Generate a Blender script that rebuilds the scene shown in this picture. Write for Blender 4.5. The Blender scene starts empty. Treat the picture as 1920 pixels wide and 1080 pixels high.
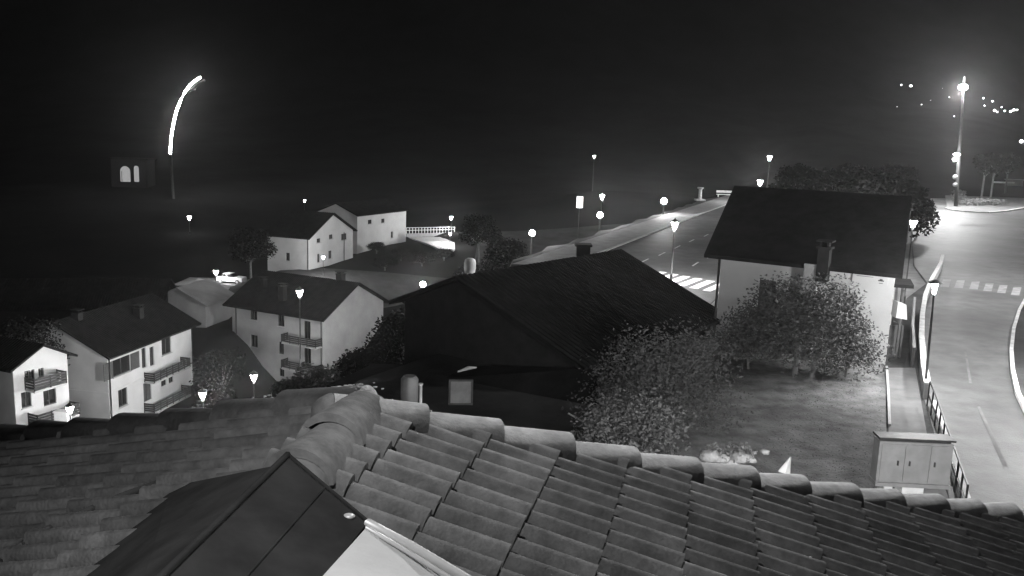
import bpy, math, random
import numpy as np
from mathutils import Vector, Matrix
rnd = random.Random(7)
S = bpy.context.scene
C = S.collection
PI = math.pi
# ---------------------------------------------------------------- camera
HC = 9.3
FPX = 1600.0
PITCH, ROLL = math.radians(10), math.radians(2)
Fv = Vector((0, math.cos(PITCH), -math.sin(PITCH)))
U0 = Vector((0, math.sin(PITCH), math.cos(PITCH)))
R0 = Vector((1, 0, 0))
Rv = R0*math.cos(ROLL) + U0*math.sin(ROLL)
Uv = U0*math.cos(ROLL) - R0*math.sin(ROLL)
CAM = Vector((0, 0, HC))
cd = bpy.data.cameras.new('camera')
cd.sensor_width = 36; cd.lens = 36*FPX/1920; cd.clip_start = .05; cd.clip_end = 4000
cam = bpy.data.objects.new('camera', cd)
m = Matrix((Rv, Uv, -Fv)).transposed().to_4x4(); m.translation = CAM
cam.matrix_world = m
C.objects.link(cam); S.camera = cam
# ---------------------------------------------------------------- sky, moonlight, exposure
W = bpy.data.worlds.new('World'); S.world = W; W.use_nodes = True
nt = W.node_tree; bg = nt.nodes['Background']
sky = nt.nodes.new('ShaderNodeTexSky'); sky.sky_type = 'NISHITA'; sky.sun_disc = False
sky.sun_elevation = math.radians(42); sky.sun_rotation = math.radians(200)
bw = nt.nodes.new('ShaderNodeRGBToBW')
nt.links.new(sky.outputs[0], bw.inputs[0]); nt.links.new(bw.outputs[0], bg.inputs[0])
bg.inputs[1].default_value = 0.00013
sd = bpy.data.lights.new('moon', 'SUN'); sd.energy = 0.002; sd.angle = math.radians(.5)
so = bpy.data.objects.new('moon', sd); C.objects.link(so)
so.rotation_euler = (math.radians(48), 0, math.radians(-20)); so.location = (0, -10, 60)
S.view_settings.view_transform = 'Standard'; S.view_settings.look = 'None'
S.view_settings.exposure = 3.4; S.view_settings.gamma = 1
S.render.film_transparent = False
try:
    S.cycles.use_denoising = True; S.cycles.max_bounces = 5; S.cycles.use_light_tree = True
    S.cycles.volume_bounces = 0; S.cycles.sample_clamp_indirect = 2
except Exception: pass

# ---------------------------------------------------------------- projection helpers
def ray(px, py): return Fv + Rv*((px-960)/FPX) - Uv*((py-540)/FPX)
def at(px, py, Y):
    r = ray(px, py); return CAM + r*(Y/r.y)
def G(px, py, z=0.0):
    r = ray(px, py); return CAM + r*((z-HC)/r.z)
def onplane(px, py, p, n):
    r = ray(px, py); t = (Vector(p)-CAM).dot(n)/r.dot(n); return CAM + r*t

# ---------------------------------------------------------------- materials
def mat(name, v, v2=None, scale=3.0, rough=.8, bump=0., bscale=None, metal=0., spec=.3, detail=6, stain=0.):
    mt = bpy.data.materials.new(name); mt.use_nodes = True
    n = mt.node_tree; b = n.nodes['Principled BSDF']
    b.inputs['Roughness'].default_value = rough; b.inputs['Metallic'].default_value = metal
    b.inputs['Specular IOR Level'].default_value = spec
    if v2 is None: v2 = v*.7
    tc = n.nodes.new('ShaderNodeTexCoord')
    ns = n.nodes.new('ShaderNodeTexNoise'); ns.inputs['Scale'].default_value = scale; ns.inputs['Detail'].default_value = detail
    ns.inputs['Roughness'].default_value = .6
    cr = n.nodes.new('ShaderNodeValToRGB')
    cr.color_ramp.elements[0].position = .35; cr.color_ramp.elements[1].position = .65
    cr.color_ramp.elements[0].color = (v2, v2, v2, 1); cr.color_ramp.elements[1].color = (v, v, v, 1)
    n.links.new(tc.outputs['Object'], ns.inputs['Vector']); n.links.new(ns.outputs['Fac'], cr.inputs['Fac'])
    out = cr.outputs[0]
    if stain:
        n2 = n.nodes.new('ShaderNodeTexNoise'); n2.inputs['Scale'].default_value = scale*.13; n2.inputs['Detail'].default_value = 3
        n.links.new(tc.outputs['Object'], n2.inputs['Vector'])
        mr = n.nodes.new('ShaderNodeMapRange'); mr.inputs[1].default_value = .35; mr.inputs[2].default_value = .65
        mr.inputs[3].default_value = 1-stain; mr.inputs[4].default_value = 1.0
        n.links.new(n2.outputs['Fac'], mr.inputs[0])
        mx = n.nodes.new('ShaderNodeMix'); mx.data_type = 'RGBA'; mx.blend_type = 'MULTIPLY'; mx.inputs[0].default_value = 1
        n.links.new(out, mx.inputs[6]); n.links.new(mr.outputs[0], mx.inputs[7]); out = mx.outputs[2]
    n.links.new(out, b.inputs['Base Color'])
    if bump:
        nb = n.nodes.new('ShaderNodeTexNoise'); nb.inputs['Scale'].default_value = bscale or scale*6; nb.inputs['Detail'].default_value = 4
        bp = n.nodes.new('ShaderNodeBump'); bp.inputs['Strength'].default_value = bump; bp.inputs['Distance'].default_value = .05
        n.links.new(tc.outputs['Object'], nb.inputs['Vector']); n.links.new(nb.outputs['Fac'], bp.inputs['Height'])
        n.links.new(bp.outputs[0], b.inputs['Normal'])
    return mt
def emit(name, s):
    mt = bpy.data.materials.new(name); mt.use_nodes = True; n = mt.node_tree
    n.nodes.remove(n.nodes['Principled BSDF']); e = n.nodes.new('ShaderNodeEmission')
    e.inputs[0].default_value = (1, 1, 1, 1); e.inputs[1].default_value = s
    n.links.new(e.outputs[0], n.nodes['Material Output'].inputs[0]); return mt
M = dict(
    plaster=mat('pale_plaster', .55, .47, .5, .9, .15, 12, stain=.12),
    plaster2=mat('grey_plaster', .40, .33, .5, .9, .15, 12, stain=.15),
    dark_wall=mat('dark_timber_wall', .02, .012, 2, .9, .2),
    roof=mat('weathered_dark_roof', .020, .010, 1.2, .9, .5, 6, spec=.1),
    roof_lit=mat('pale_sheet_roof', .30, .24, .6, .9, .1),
    tile=mat('clay_tile', .28, .17, 11, .8, .12, 70, stain=.4),
    tile2=mat('lichened_clay', .25, .16, 12, .8, .12, 50, stain=.4),
    asphalt=mat('asphalt', .15, .085, .9, .62, .2, 9, spec=.3, stain=.6), seam=mat('faint_streak', .17, .11, 2, .8), worn=mat('worn_stripe', .34, .20, 1.2, .8),
    paving=mat('paving', .17, .11, .9, .8, .1, 10),
    paint=mat('worn_white_paint', .75, .45, 1.4, .7),
    concrete=mat('pale_concrete', .42, .32, 1.5, .85, .2, 10),
    grass=mat('grass', .085, .05, .35, 1, .9, 3, spec=.05, stain=.3),
    lawn=mat('lawn', .25, .13, 1.3, 1, 1., 9, spec=.05, stain=.45),
    forest_night=mat('forest_night_ground', .02, .01, .05, 1, .8, .3, spec=0),
    leaf=mat('leaves', .115, .07, .9, .8, spec=.1),
    leaf2=mat('pale_leaves', .22, .10, 1.5, .8, spec=.1),
    leaf_dark=mat('dark_leaves', .012, .006, .9, .9, spec=.05),
    leaf_mid=mat('leaves_mid', .05, .025, .9, .9, spec=.05),
    bark=mat('bark', .20, .11, 4, .9, .6, 20),
    metal=mat('dark_metal', .06, .04, 4, .5, metal=.5),
    galv=mat('galvanised_metal', .45, .35, 3, .45, metal=.3), mastgrey=mat('mast_grey', .014, .010, 3, .7, spec=.1),
    white=mat('white_metal', .72, .62, 2, .5),
    cabinet=mat('cabinet_grey', .27, .21, 2.5, .6, .03, 6, stain=.2),
    glass=mat('dark_glass', .02, .015, 1, .15, spec=.6),
    shutter=mat('dark_shutter', .07, .05, 3, .7),
    wood=mat('balcony_wood', .05, .03, 3, .8, .2),
    sheet=mat('dark_sheet_metal', .028, .014, 3.5, .9, .1, 5, spec=.04),
    stone=mat('stone', .35, .2, 4, .9, .5, 14),
    rubber=mat('rubber', .03, .02, 5, .8),
    carpaint=mat('white_car_paint', .6, .55, 1, .3, spec=.5),
    bulb=emit('lit_lantern', 9), ball=emit('lit_globe', 14), tubelight=emit('lit_tube', 10),
    far=emit('far_window_light', 3.0), interior=emit('lit_interior', .032),
)
for key in ('tile', 'tile2'):
    n = M[key].node_tree; b_ = n.nodes['Principled BSDF']; src = b_.inputs['Base Color'].links[0].from_socket
    g_ = n.nodes.new('ShaderNodeNewGeometry'); mr = n.nodes.new('ShaderNodeMapRange'); mr.inputs[3].default_value = .72; mr.inputs[4].default_value = 1.12
    mx = n.nodes.new('ShaderNodeMix'); mx.data_type = 'RGBA'; mx.blend_type = 'MULTIPLY'; mx.inputs[0].default_value = 1
    n.links.new(g_.outputs['Random Per Island'], mr.inputs[0]); n.links.new(src, mx.inputs[6]); n.links.new(mr.outputs[0], mx.inputs[7]); n.links.new(mx.outputs[2], b_.inputs['Base Color'])
# ---------------------------------------------------------------- mesh builder
class MB:
    def __init__(s): s.v = []; s.f = []; s.sm = []
    def poly(s, pts, smooth=False):
        i = len(s.v); s.v += [tuple(p) for p in pts]; s.f.append(tuple(range(i, i+len(pts)))); s.sm.append(smooth)
    def prism(s, pts, h):
        h = Vector(h) if not isinstance(h, (int, float)) else Vector((0, 0, h))
        n = len(pts); i = len(s.v); pts = [Vector(p) for p in pts]
        s.v += [tuple(p) for p in pts] + [tuple(p+h) for p in pts]
        s.f.append(tuple(range(i, i+n))[::-1]); s.f.append(tuple(range(i+n, i+2*n)))
        for k in range(n): s.f.append((i+k, i+(k+1) % n, i+n+(k+1) % n, i+n+k))
        s.sm += [False]*(n+2)
    def box(s, c, sx, sy, sz, ex=(1, 0, 0), ey=(0, 1, 0), ez=(0, 0, 1)):   # c = centre
        c = Vector(c); ex = Vector(ex)*sx/2; ey = Vector(ey)*sy/2; ez = Vector(ez)*sz
        b = c - ez/2
        s.prism([b-ex-ey, b+ex-ey, b+ex+ey, b-ex+ey], ez)
    def tube(s, pts, radii, n=8, cap=True):
        pts = [Vector(p) for p in pts]
        if isinstance(radii, (int, float)): radii = [radii]*len(pts)
        i0 = len(s.v)
        for k, p in enumerate(pts):
            d = (pts[min(k+1, len(pts)-1)] - pts[max(k-1, 0)]).normalized()
            a = d.cross(Vector((0, 0, 1)) if abs(d.z) < .9 else Vector((1, 0, 0))).normalized(); b = d.cross(a)
            for j in range(n):
                t = 2*PI*j/n; s.v.append(tuple(p + (a*math.cos(t)+b*math.sin(t))*radii[k]))
        for k in range(len(pts)-1):
            for j in range(n):
                s.f.append((i0+k*n+j, i0+k*n+(j+1) % n, i0+(k+1)*n+(j+1) % n, i0+(k+1)*n+j)); s.sm.append(True)
        if cap:
            s.f.append(tuple(range(i0, i0+n))); s.f.append(tuple(range(i0+(len(pts)-1)*n, i0+len(pts)*n))[::-1]); s.sm += [False]*2
    def lathe(s, c, prof, n=12):
        c = Vector(c); s.tube([c+Vector((0, 0, z)) for r, z in prof], [r for r, z in prof], n)
    def sphere(s, c, r, n=12, m_=8, jitter=0, sq=(1, 1, 1)):
        c = Vector(c); i0 = len(s.v)
        for a in range(m_+1):
            th = PI*a/m_
            for j in range(n):
                ph = 2*PI*j/n; q = 1+rnd.uniform(-jitter, jitter)
                s.v.append((c.x+r*q*sq[0]*math.sin(th)*math.cos(ph), c.y+r*q*sq[1]*math.sin(th)*math.sin(ph), c.z+r*q*sq[2]*math.cos(th)))
        for a in range(m_):
            for j in range(n):
                s.f.append((i0+a*n+j, i0+(a+1)*n+j, i0+(a+1)*n+(j+1) % n, i0+a*n+(j+1) % n)); s.sm.append(True)
    def leaves(s, c, r, n, size, sq=(1, 1, 1), shell=.35):
        c = Vector(c)
        for _ in range(n):
            d = Vector((rnd.gauss(0, 1), rnd.gauss(0, 1), rnd.gauss(0, 1))).normalized()*r*(shell+(1-shell)*rnd.random()**.6)
            p = c + Vector((d.x*sq[0], d.y*sq[1], d.z*sq[2]))
            a = Vector((rnd.gauss(0, 1), rnd.gauss(0, 1), rnd.gauss(0, .6))).normalized(); b = a.cross(Vector((rnd.gauss(0, 1), rnd.gauss(0, 1), rnd.gauss(0, 1)))).normalized()
            q = size*rnd.uniform(.6, 1.3)
            s.poly([p-a*q, p+b*q*.5, p+a*q, p-b*q*.5])
    def build(s, name, material, parent=None, loc=None):
        o_ = parent['_o'] if parent is not None and '_o' in parent.keys() else None
        org = Vector(o_) if o_ is not None else Vector(loc or (0, 0, 0))
        me = bpy.data.meshes.new(name)
        me.from_pydata([tuple(Vector(v)-org) for v in s.v], [], s.f)
        me.polygons.foreach_set('use_smooth', s.sm); me.materials.append(material); me.update()
        ob = bpy.data.objects.new(name, me); C.objects.link(ob)
        if parent is not None:
            ob.parent = parent
        else: ob.location = org
        ob['_o'] = tuple(org)
        return ob
def thing(name, label, cat, loc=(0, 0, 0), group=None):
    o = bpy.data.objects.new(name, None); o.empty_display_size = .3; C.objects.link(o)
    o.location = loc; o['_o'] = tuple(loc); o['label'] = label; o['category'] = cat
    if group: o['group'] = group
    return o
def tag(o, label, cat, group=None):
    o['label'] = label; o['category'] = cat
    if group: o['group'] = group
    return o
def struct(o, kind='structure'): o['kind'] = kind; return o
def dup(root, loc, rz=0, label=None):
    r = root.copy(); C.objects.link(r); r.location = loc; r.rotation_euler = (0, 0, rz); r['_o'] = tuple(loc)
    if label: r['label'] = label
    for ch in list(root.children):
        c = ch.copy(); C.objects.link(c); c.parent = r
        for g in list(ch.children):
            d = g.copy(); C.objects.link(d); d.parent = c
    return r

# ---------------------------------------------------------------- terrain
LD = (.376, .926)
def sdist(x, y): return (x+5.3)*.926-(y-51)*.376
def sst(t): t = min(1, max(0, t)); return t*t*(3-2*t)
CP = [(-20, 148, -9.3), (-28, 118, -9.9), (-10, 150, -7.4), (-35, 100, -14.4), (-25, 95, -20), (-36, 80, -19.5), (-36, 62, -17),
      (-50, 80, -18), (-10, 80, -17), (-5, 100, -10), (-60, 120, -15), (-85, 200, -9), (-60, 220, -8), (-70, 180, -10), (0, 170, -5), (-20, 30, -14), (-50, 30, -16), (20, 175, -1), (-22, 128, -9.6), (-44, 127, -14)]
def valley(x, y):
    a = b = 0
    for (cx, cy, cz) in CP:
        w = 1/(((x-cx)**2+(y-cy)**2)+4)**1.5; a += w*cz; b += w
    return a/b
def T(x, y):
    s = sdist(x, y)
    thr = -1 + 8*sst((68-y)/9)
    k = sst((s-thr+8)/8)
    v = 0. if k >= 1 else valley(x, y)*(1-k)
    if y > 170:
        e = y-170
        v = v*max(0, 1-e/300) + .0006*min(e, 500)**2*.9 + (.45*(e-250) if e > 250 else 0)
        v += 6*math.sin(x*.013+1)*sst(e/200)*sst(e/300) + 3*math.sin(x*.05+y*.03)*sst(e/300)
    return v
def hit(px, py, tmax=2500):
    r = ray(px, py); t = 20.0
    while t < tmax:
        p = CAM+r*t
        if p.z <= T(p.x, p.y): return p
        t += max(.3, t*.004)
    return CAM+r*tmax
def axis(a0, a1, fine, a2): pass
xs = [-700, -560, -440, -340, -270, -220, -180, -150, -125] + [-105+3*i for i in range(67)] + [100, 112, 130, 155, 190, 240, 300, 380, 480, 620, 800]
ys = [-60, -30, -10, 0] + [6+3*i for i in range(66)] + [206, 220, 240, 265, 295, 330, 370, 420, 480, 550, 640, 760, 900, 1100]
mb = MB()
nx = len(xs)
for y in ys:
    for x in xs: mb.v.append((x, y, T(x, y)))
for j in range(len(ys)-1):
    for i in range(nx-1):
        mb.f.append((j*nx+i, j*nx+i+1, (j+1)*nx+i+1, (j+1)*nx+i)); mb.sm.append(True)
ground = struct(mb.build('ground', M['grass']))
ground.data.materials.append(M['forest_night'])
for k, p in enumerate(ground.data.polygons):
    j = k//(nx-1); i = k % (nx-1)
    if ys[j] > 150 or (xs[i] < -6 and ys[j] > 118) or xs[i] < -45 or (xs[i] < -13 and ys[j] < 108): p.material_index = 1  # near-black tone on hills and valley paints in the night darkness

def sheet(name, pts, z, material, kind='structure', th=0.0):
    b = MB()
    pts = [Vector((p[0], p[1], 0)) for p in pts]
    if th: b.prism([Vector((p.x, p.y, 0)) for p in pts], th)
    else: b.poly([(p.x, p.y, z) for p in pts])
    return struct(b.build(name, material), kind)
def SL(s, y):   # point on the plateau at offset s from the verge line at depth y
    return Vector((-5.3+(s+.376*(y-51))/.926, y, 0))
# main road
sheet('road', [SL(4.4, 62), SL(7.5, 54), SL(16.3, 44), SL(16.3, 152), SL(4.4, 165)], .02, M['asphalt'])
sheet('verge', [SL(.3, 63), SL(4.0, 63), SL(4.0, 165), SL(.3, 165)], .008, M['paving'])
kb = MB(); kb.prism([SL(4.05, 62), SL(4.25, 62), SL(4.25, 165), SL(4.05, 165)], .12)
struct(kb.build('kerb', M['concrete']))
kb = MB(); kb.prism([SL(16.45, 44), SL(17.9, 44), SL(17.9, 150), SL(16.45, 150)], .1)
struct(kb.build('pavement', M['paving']))
# junction road on the right
jun = [G(1812, 1075), G(1752, 815), G(1730, 740), G(1724, 600), G(1738, 530), G(1715, 500), G(1708, 440), G(1740, 385), G(1745, 372), G(1930, 372), Vector((150, 120, 0)), Vector((90, 20, 0)), Vector((30, 12, 0))]
sheet('junction_road', jun, .03, M['asphalt'])
sheet('link_road', [SL(16.3, 110), SL(16.3, 152), SL(4.4, 165), Vector((110, 165, 0)), Vector((110, 100, 0))], .026, M['asphalt'])
sheet('forecourt', [G(1700, 560), G(1736, 533), G(1712, 500), G(1708, 430), G(1690, 430), G(1680, 600)], .036, M['paving'])
sheet('footpath', [G(1664, 690), G(1716, 690), G(1738, 815), G(1800, 1000), G(1700, 1000), G(1666, 815)], .012, M['paving'])
# traffic island
isl = [(1776, 391), (1788, 395), (1812, 398), (1850, 399.5), (1880, 397.5), (1905, 393), (1940, 387), (1990, 376), (1985, 358), (1930, 352), (1790, 356), (1772, 368)]
b = MB(); b.prism([G(x, y) for x, y in isl], .14); struct(b.build('traffic_island', M['paving']))
b = MB()
kp = [G(x, y) for x, y in isl[:8]]
for a, c in zip(kp, kp[1:]):
    d = (c-a).normalized(); nn = Vector((d.y, -d.x, 0))*.35
    b.prism([a, c, c+nn, a+nn], .2)
struct(b.build('island_kerb', M['paint']))
# lawn in front of the white building
sheet('lawn', [G(1000, 950), G(1400, 1060), G(1700, 1000), G(1662, 815), G(1660, 690), Vector((16.4, 36.5, 0)), Vector((10, 40.6, 0)), Vector((6, 38, 0))], .016, M['lawn'])
b = MB(); e = [G(1660, 690), G(1663, 745), G(1665, 800)]
for a, c in zip(e, e[1:]): b.prism([a, c, c+Vector((.1, 0, 0)), a+Vector((.1, 0, 0))], .1)
struct(b.build('lawn_edging', M['concrete']))
b = MB()
for _ in range(9000):
    px_ = rnd.uniform(1330, 1662); py_ = 700+260*rnd.random()**1.3; p = G(px_, py_); cl = math.sin(p.x*2.1+math.sin(p.y*1.3)*2)+math.sin(p.y*1.7+p.x)
    if rnd.random() > .55+.2*cl or p.x > G(1661, py_).x-.1: continue
    a = rnd.uniform(0, PI); w_ = .018; h = rnd.uniform(.02, .05)
    d = Vector((math.cos(a), math.sin(a), 0))*w_; t_ = Vector((rnd.gauss(0, .03), rnd.gauss(0, .03), h))
    b.poly([p-d, p+d, p+t_])
struct(b.build('grass_tufts', M['leaf']), 'stuff')
# markings
def quad_mark(b, pts): b.poly([(G(x, y).x, G(x, y).y, .045) for x, y in pts])
b = MB()
for (x, y) in [(1209, 489.6), (1241, 477), (1270, 464), (1297, 452), (1324, 442), (1304, 496), (1331, 482), (1176, 504)]:
    p = G(x, y); d = Vector((LD[0], LD[1], 0)); n_ = Vector((d.y, -d.x, 0))
    q = p+Vector((0, 0, .045)); b.poly([q-d*1.25-n_*.07, q+d*1.25-n_*.07, q+d*1.25+n_*.07, q-d*1.25+n_*.07])
struct(b.build('lane_marking', M['paint']))
b = MB()
base = G(1317, 534.5)
cdv = Vector((.68, -.85, 0)).normalized()*1.08; dl = Vector((.5, .866, 0)); wd = Vector((.866, -.5, 0))
for k in range(-4, 6):
    c0 = base+cdv*k; c0.z = .046
    b.poly([c0-dl*1.9-wd*.28, c0+dl*1.9-wd*.28, c0+dl*1.9+wd*.28, c0-dl*1.9+wd*.28])
struct(b.build('crossing_marking', M['paint']))
b = MB()
for (x, y) in [(1773, 532), (1799, 533.5), (1827, 536), (1853, 539.5), (1879, 543), (1905, 547)]:
    quad_mark(b, [(x-10, y+7), (x+6, y+8), (x+10, y-7), (x-5, y-7)])
struct(b.build('crossing_marking', M['worn']))
b = MB()
quad_mark(b, [(1807, 655), (1811, 655), (1822, 720), (1817, 720)]); quad_mark(b, [(1832, 765), (1837, 764), (1889, 874), (1881, 876)])
quad_mark(b, [(1800, 421), (1840, 423.5), (1872, 421), (1872, 422.5), (1840, 425), (1800, 422.5)])
struct(b.build('faint_streak', M['seam']))  # thin pale streaks laid on the asphalt

# kerbed bed on the right edge
bed = [(1925, 555), (1908, 585), (1897, 620), (1892, 660), (1894, 700), (1903, 742), (1925, 788)]
b = MB(); kp = [G(x, y) for x, y in bed]
for a, c in zip(kp, kp[1:]):
    d = (c-a).normalized(); nn = Vector((d.y, -d.x, 0))
    if nn.x < 0: nn = -nn
    b.prism([a, c, c+nn*.16, a+nn*.16], .2)
struct(b.build('bed_kerb', M['paint']))
b = MB(); b.prism([p+Vector((.18, 0, 0)) for p in kp]+[Vector((kp[-1].x+5, kp[-1].y, 0)), Vector((kp[0].x+5, kp[0].y, 0))], .15)
struct(b.build('planted_bed', M['grass']))

# ---------------------------------------------------------------- lights helper
def point(name, loc, power, radius, parent=None, spot=None):
    l = bpy.data.lights.new(name, 'SPOT' if spot else 'POINT'); l.energy = power; l.shadow_soft_size = radius
    o = bpy.data.objects.new(name, l); C.objects.link(o)
    if parent is not None: o.parent = parent
    o.location = loc
    return o
LK = 1.0
def lantern(x, y, z, h, power, label, group='street lanterns', s=1.0):
    t = thing('street_lamp', label, 'street lamp', (x, y, z), group)
    b = MB(); b.tube([(x, y, z), (x, y, z+.5)], [.09*s, .075*s], 10); b.build('base', M['metal'], t)
    b = MB(); b.tube([(x, y, z+.5), (x, y, z+h-.55*s)], [.055*s, .04*s], 8); b.tube([(x, y, z+h-.6*s), (x, y, z+h-.5*s)], [.09*s, .09*s], 8); b.build('pole', M['metal'], t)
    b = MB(); b.lathe((x, y, z+h-.46*s), [(.09*s, 0), (.24*s, .42*s)], 6); b.build('lantern', M['bulb'], t)
    b = MB(); b.lathe((x, y, z+h-.03*s), [(.30*s, 0), (.26*s, .07*s), (.05*s, .2*s), (.02*s, .28*s)], 8); b.build('cap', M['metal'], t)
    point('lamp_light', (0, 0, h-.1*s), power*LK, .34*s, t)
    return t

# ---------------------------------------------------------------- house builder
def facade(b, p0, e, L, z0, z1, out, holes, depth=.18):
    """wall plane with real openings and reveals; holes = (u0,u1,za,zb)"""
    us = sorted({0, L} | {h[0] for h in holes} | {h[1] for h in holes})
    zs = sorted({z0, z1} | {h[2] for h in holes} | {h[3] for h in holes})
    P = lambda u, z, d=0: (p0.x+e.x*u-out.x*d, p0.y+e.y*u-out.y*d, z)
    for i in range(len(us)-1):
        for j in range(len(zs)-1):
            um = (us[i]+us[i+1])/2; zm = (zs[j]+zs[j+1])/2
            if any(h[0] < um < h[1] and h[2] < zm < h[3] for h in holes): continue
            b.poly([P(us[i], zs[j]), P(us[i+1], zs[j]), P(us[i+1], zs[j+1]), P(us[i], zs[j+1])])
    for (a, c, d, f_) in holes:
        for q in [((a, d), (a, f_)), ((c, d), (c, f_)), ((a, d), (c, d)), ((a, f_), (c, f_))]:
            b.poly([P(*q[0]), P(*q[1]), P(*q[1], depth), P(*q[0], depth)])
def opening(t, p0, e, out, h, name='window', shut=False, door=False, frame=None, panemat=None):
    u0, u1, za, zb = h
    up = Vector((0, 0, 1))
    def c(u, z, d): return Vector((p0.x+e.x*u-out.x*d, p0.y+e.y*u-out.y*d, z))
    w = .06; f = MB()
    for (ua, ub, z1, z2) in [(u0, u0+w, za, zb), (u1-w, u1, za, zb), (u0+w, u1-w, za, za+w), (u0+w, u1-w, zb-w, zb), ((u0+u1)/2-w/2, (u0+u1)/2+w/2, za+w, zb-w)]:
        f.box(c((ua+ub)/2, (z1+z2)/2, .13), ub-ua, .06, z2-z1, e, out)
    fr = f.build(name, frame or M['shutter'], t)
    g = MB(); g.box(c((u0+u1)/2, (za+zb)/2, .155), u1-u0, .02, zb-za, e, out); g.build('pane', panemat or M['glass'], fr)
    if not door:
        sb = MB(); sb.box(c((u0+u1)/2, za-.04, -.04), u1-u0+.16, .14, .06, e, out); sb.build('sill', M['concrete'], fr)
    if shut:
        for sgn, uc in ((-1, u0), (1, u1)):
            s_ = MB(); ww = (u1-u0)/2
            s_.box(c(uc+sgn*ww/2, (za+zb)/2, -.035), ww-.03, .05, zb-za, e, out)
            for k in range(8): s_.box(c(uc+sgn*ww/2, za+(zb-za)*(k+.5)/8, -.07), ww*.75, .02, (zb-za)/16, e, out)
            s_.build('shutter', M['shutter'], fr)
def gable_roof(b, A, B, C_, D, ridge_rise, over, th=.16, eo=None, over2=None):
    o2 = over if over2 is None else over2
    """A-B front eave, D-C back eave, ridge parallel to AB"""
    eo = over if eo is None else eo
    e = (B-A).normalized(); n = (D-A).normalized(); W_ = (D-A).length
    sl = ridge_rise/(W_/2)
    up = Vector((0, 0, 1))
    A1 = A-e*over-n*eo-up*sl*eo; B1 = B+e*o2-n*eo-up*sl*eo
    D1 = D-e*over+n*eo-up*sl*eo; C1 = C_+e*o2+n*eo-up*sl*eo
    R1 = (A+D)/2+up*ridge_rise-e*over; R2 = (B+C_)/2+up*ridge_rise+e*o2
    t = up*th
    b.prism([A1, B1, R2, R1], t); b.prism([R1, R2, C1, D1], t+up*.0)
    return A1, B1, R1, R2, C1, D1
def roof_tiles(b, A1, B1, R2, R1, pitch=.3, h=.05):
    """ribs running up a roof slope, as raised half rolls"""
    L = (B1-A1).length; n = int(L/pitch); up = Vector((0, 0, 1))
    for i in range(n+1):
        f = i/n; p = A1.lerp(B1, f)+up*(.17); q = R1.lerp(R2, f)+up*.17
        b.tube([p-up*.02, q-up*.02], .05, 5, True)
def house(name, label, P0, e1, L1, e2, L2, zb, ze, ridge, rise, over=.5, w1=(), w2=(), wallmat=None, roofmat=None, cat='house', ribs=True, depthhole=.18, band=None, eo=None, over2=None):
    e1 = Vector((e1[0], e1[1], 0)).normalized(); e2 = Vector((e2[0], e2[1], 0)).normalized()
    P0 = Vector((P0[0], P0[1], 0)); zb2 = zb-2.5
    t = thing(name, label, cat, (P0.x, P0.y, zb))
    wm = wallmat or M['plaster']; rm = roofmat or M['roof']
    c00 = P0; c10 = P0+e1*L1; c11 = c10+e2*L2; c01 = P0+e2*L2
    b = MB()
    def holes(ws, p0, e, n, L):
        hs = []
        for w in ws:
            x0, y0, x1, y1 = w[:4]; xm = (x0+x1)/2; ym = (y0+y1)/2
            a = onplane(x0, ym, p0, n); c = onplane(x1, ym, p0, n)
            top = onplane(xm, y0, p0, n).z; bot = onplane(xm, y1, p0, n).z
            u0 = (a-p0).dot(e); u1 = (c-p0).dot(e)
            if u0 > u1: u0, u1 = u1, u0
            u0 = max(.15, u0); u1 = min(L-.15, u1); top = min(top, ze-.1)
            if u1-u0 > .3 and top-bot > .3: hs.append((u0, u1, bot, top)+tuple(w[4:]))
        return hs
    h1 = holes(w1, P0, e1, e2, L1); h2 = holes(w2, P0, e2, e1, L2)
    facade(b, P0, e1, L1, zb2, ze, -e2, [h[:4] for h in h1]); facade(b, P0, e2, L2, zb2, ze, -e1, [h[:4] for h in h2])
    b.poly([(c10.x, c10.y, zb2), (c11.x, c11.y, zb2), (c11.x, c11.y, ze), (c10.x, c10.y, ze)])
    b.poly([(c01.x, c01.y, zb2), (c11.x, c11.y, zb2), (c11.x, c11.y, ze), (c01.x, c01.y, ze)])
    Z = Vector((0, 0, ze))
    r = MB()
    if ridge == 1:    # ridge parallel to e1, gables on e2 sides
        for g0, g1 in ((c00, c01), (c10, c11)):
            mid = (g0+g1)/2; b.poly([g0+Z, g1+Z, mid+Z+Vector((0, 0, rise))])
        q = gable_roof(r, c00+Z, c10+Z, c11+Z, c01+Z, rise, over, eo=eo, over2=over2)
    elif ridge == 2:
        for g0, g1 in ((c00, c10), (c01, c11)):
            mid = (g0+g1)/2; b.poly([g0+Z, g1+Z, mid+Z+Vector((0, 0, rise))])
        q = gable_roof(r, c00+Z, c01+Z, c11+Z, c10+Z, rise, over, eo=eo)
    else:
        r.prism([c00+Z-e1*.3-e2*.3, c10+Z+e1*.3-e2*.3, c11+Z+e1*.3+e2*.3, c01+Z-e1*.3+e2*.3], .3); q = None
    if q and ribs:
        A1, B1, R1, R2, C1, D1 = q
        roof_tiles(r, A1, B1, R2, R1); roof_tiles(r, D1, C1, R2, R1)
    if band:
        for p0_, e_, L_, o_ in ((P0, e1, L1, -e2), (P0, e2, L2, -e1)):
            b.box((p0_+e_*L_/2+o_*.03)+Vector((0, 0, band)), L_-.02, .06, .14, e_, o_)
    b.build('wall', wm, t)
    ro = r.build('roof', rm, t)
    for hs, e, o_ in ((h1, e1, -e2), (h2, e2, -e1)):
        for h in hs:
            kind = h[4] if len(h) > 4 else ''
            opening(t, P0, e, o_, h[:4], 'door' if 'd' in kind else 'window', 's' in kind, 'd' in kind, panemat=M['shutter'] if 'c' in kind else None)
    t['_f'] = 0
    return t, ro, (c00, c10, c11, c01, e1, e2)
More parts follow.
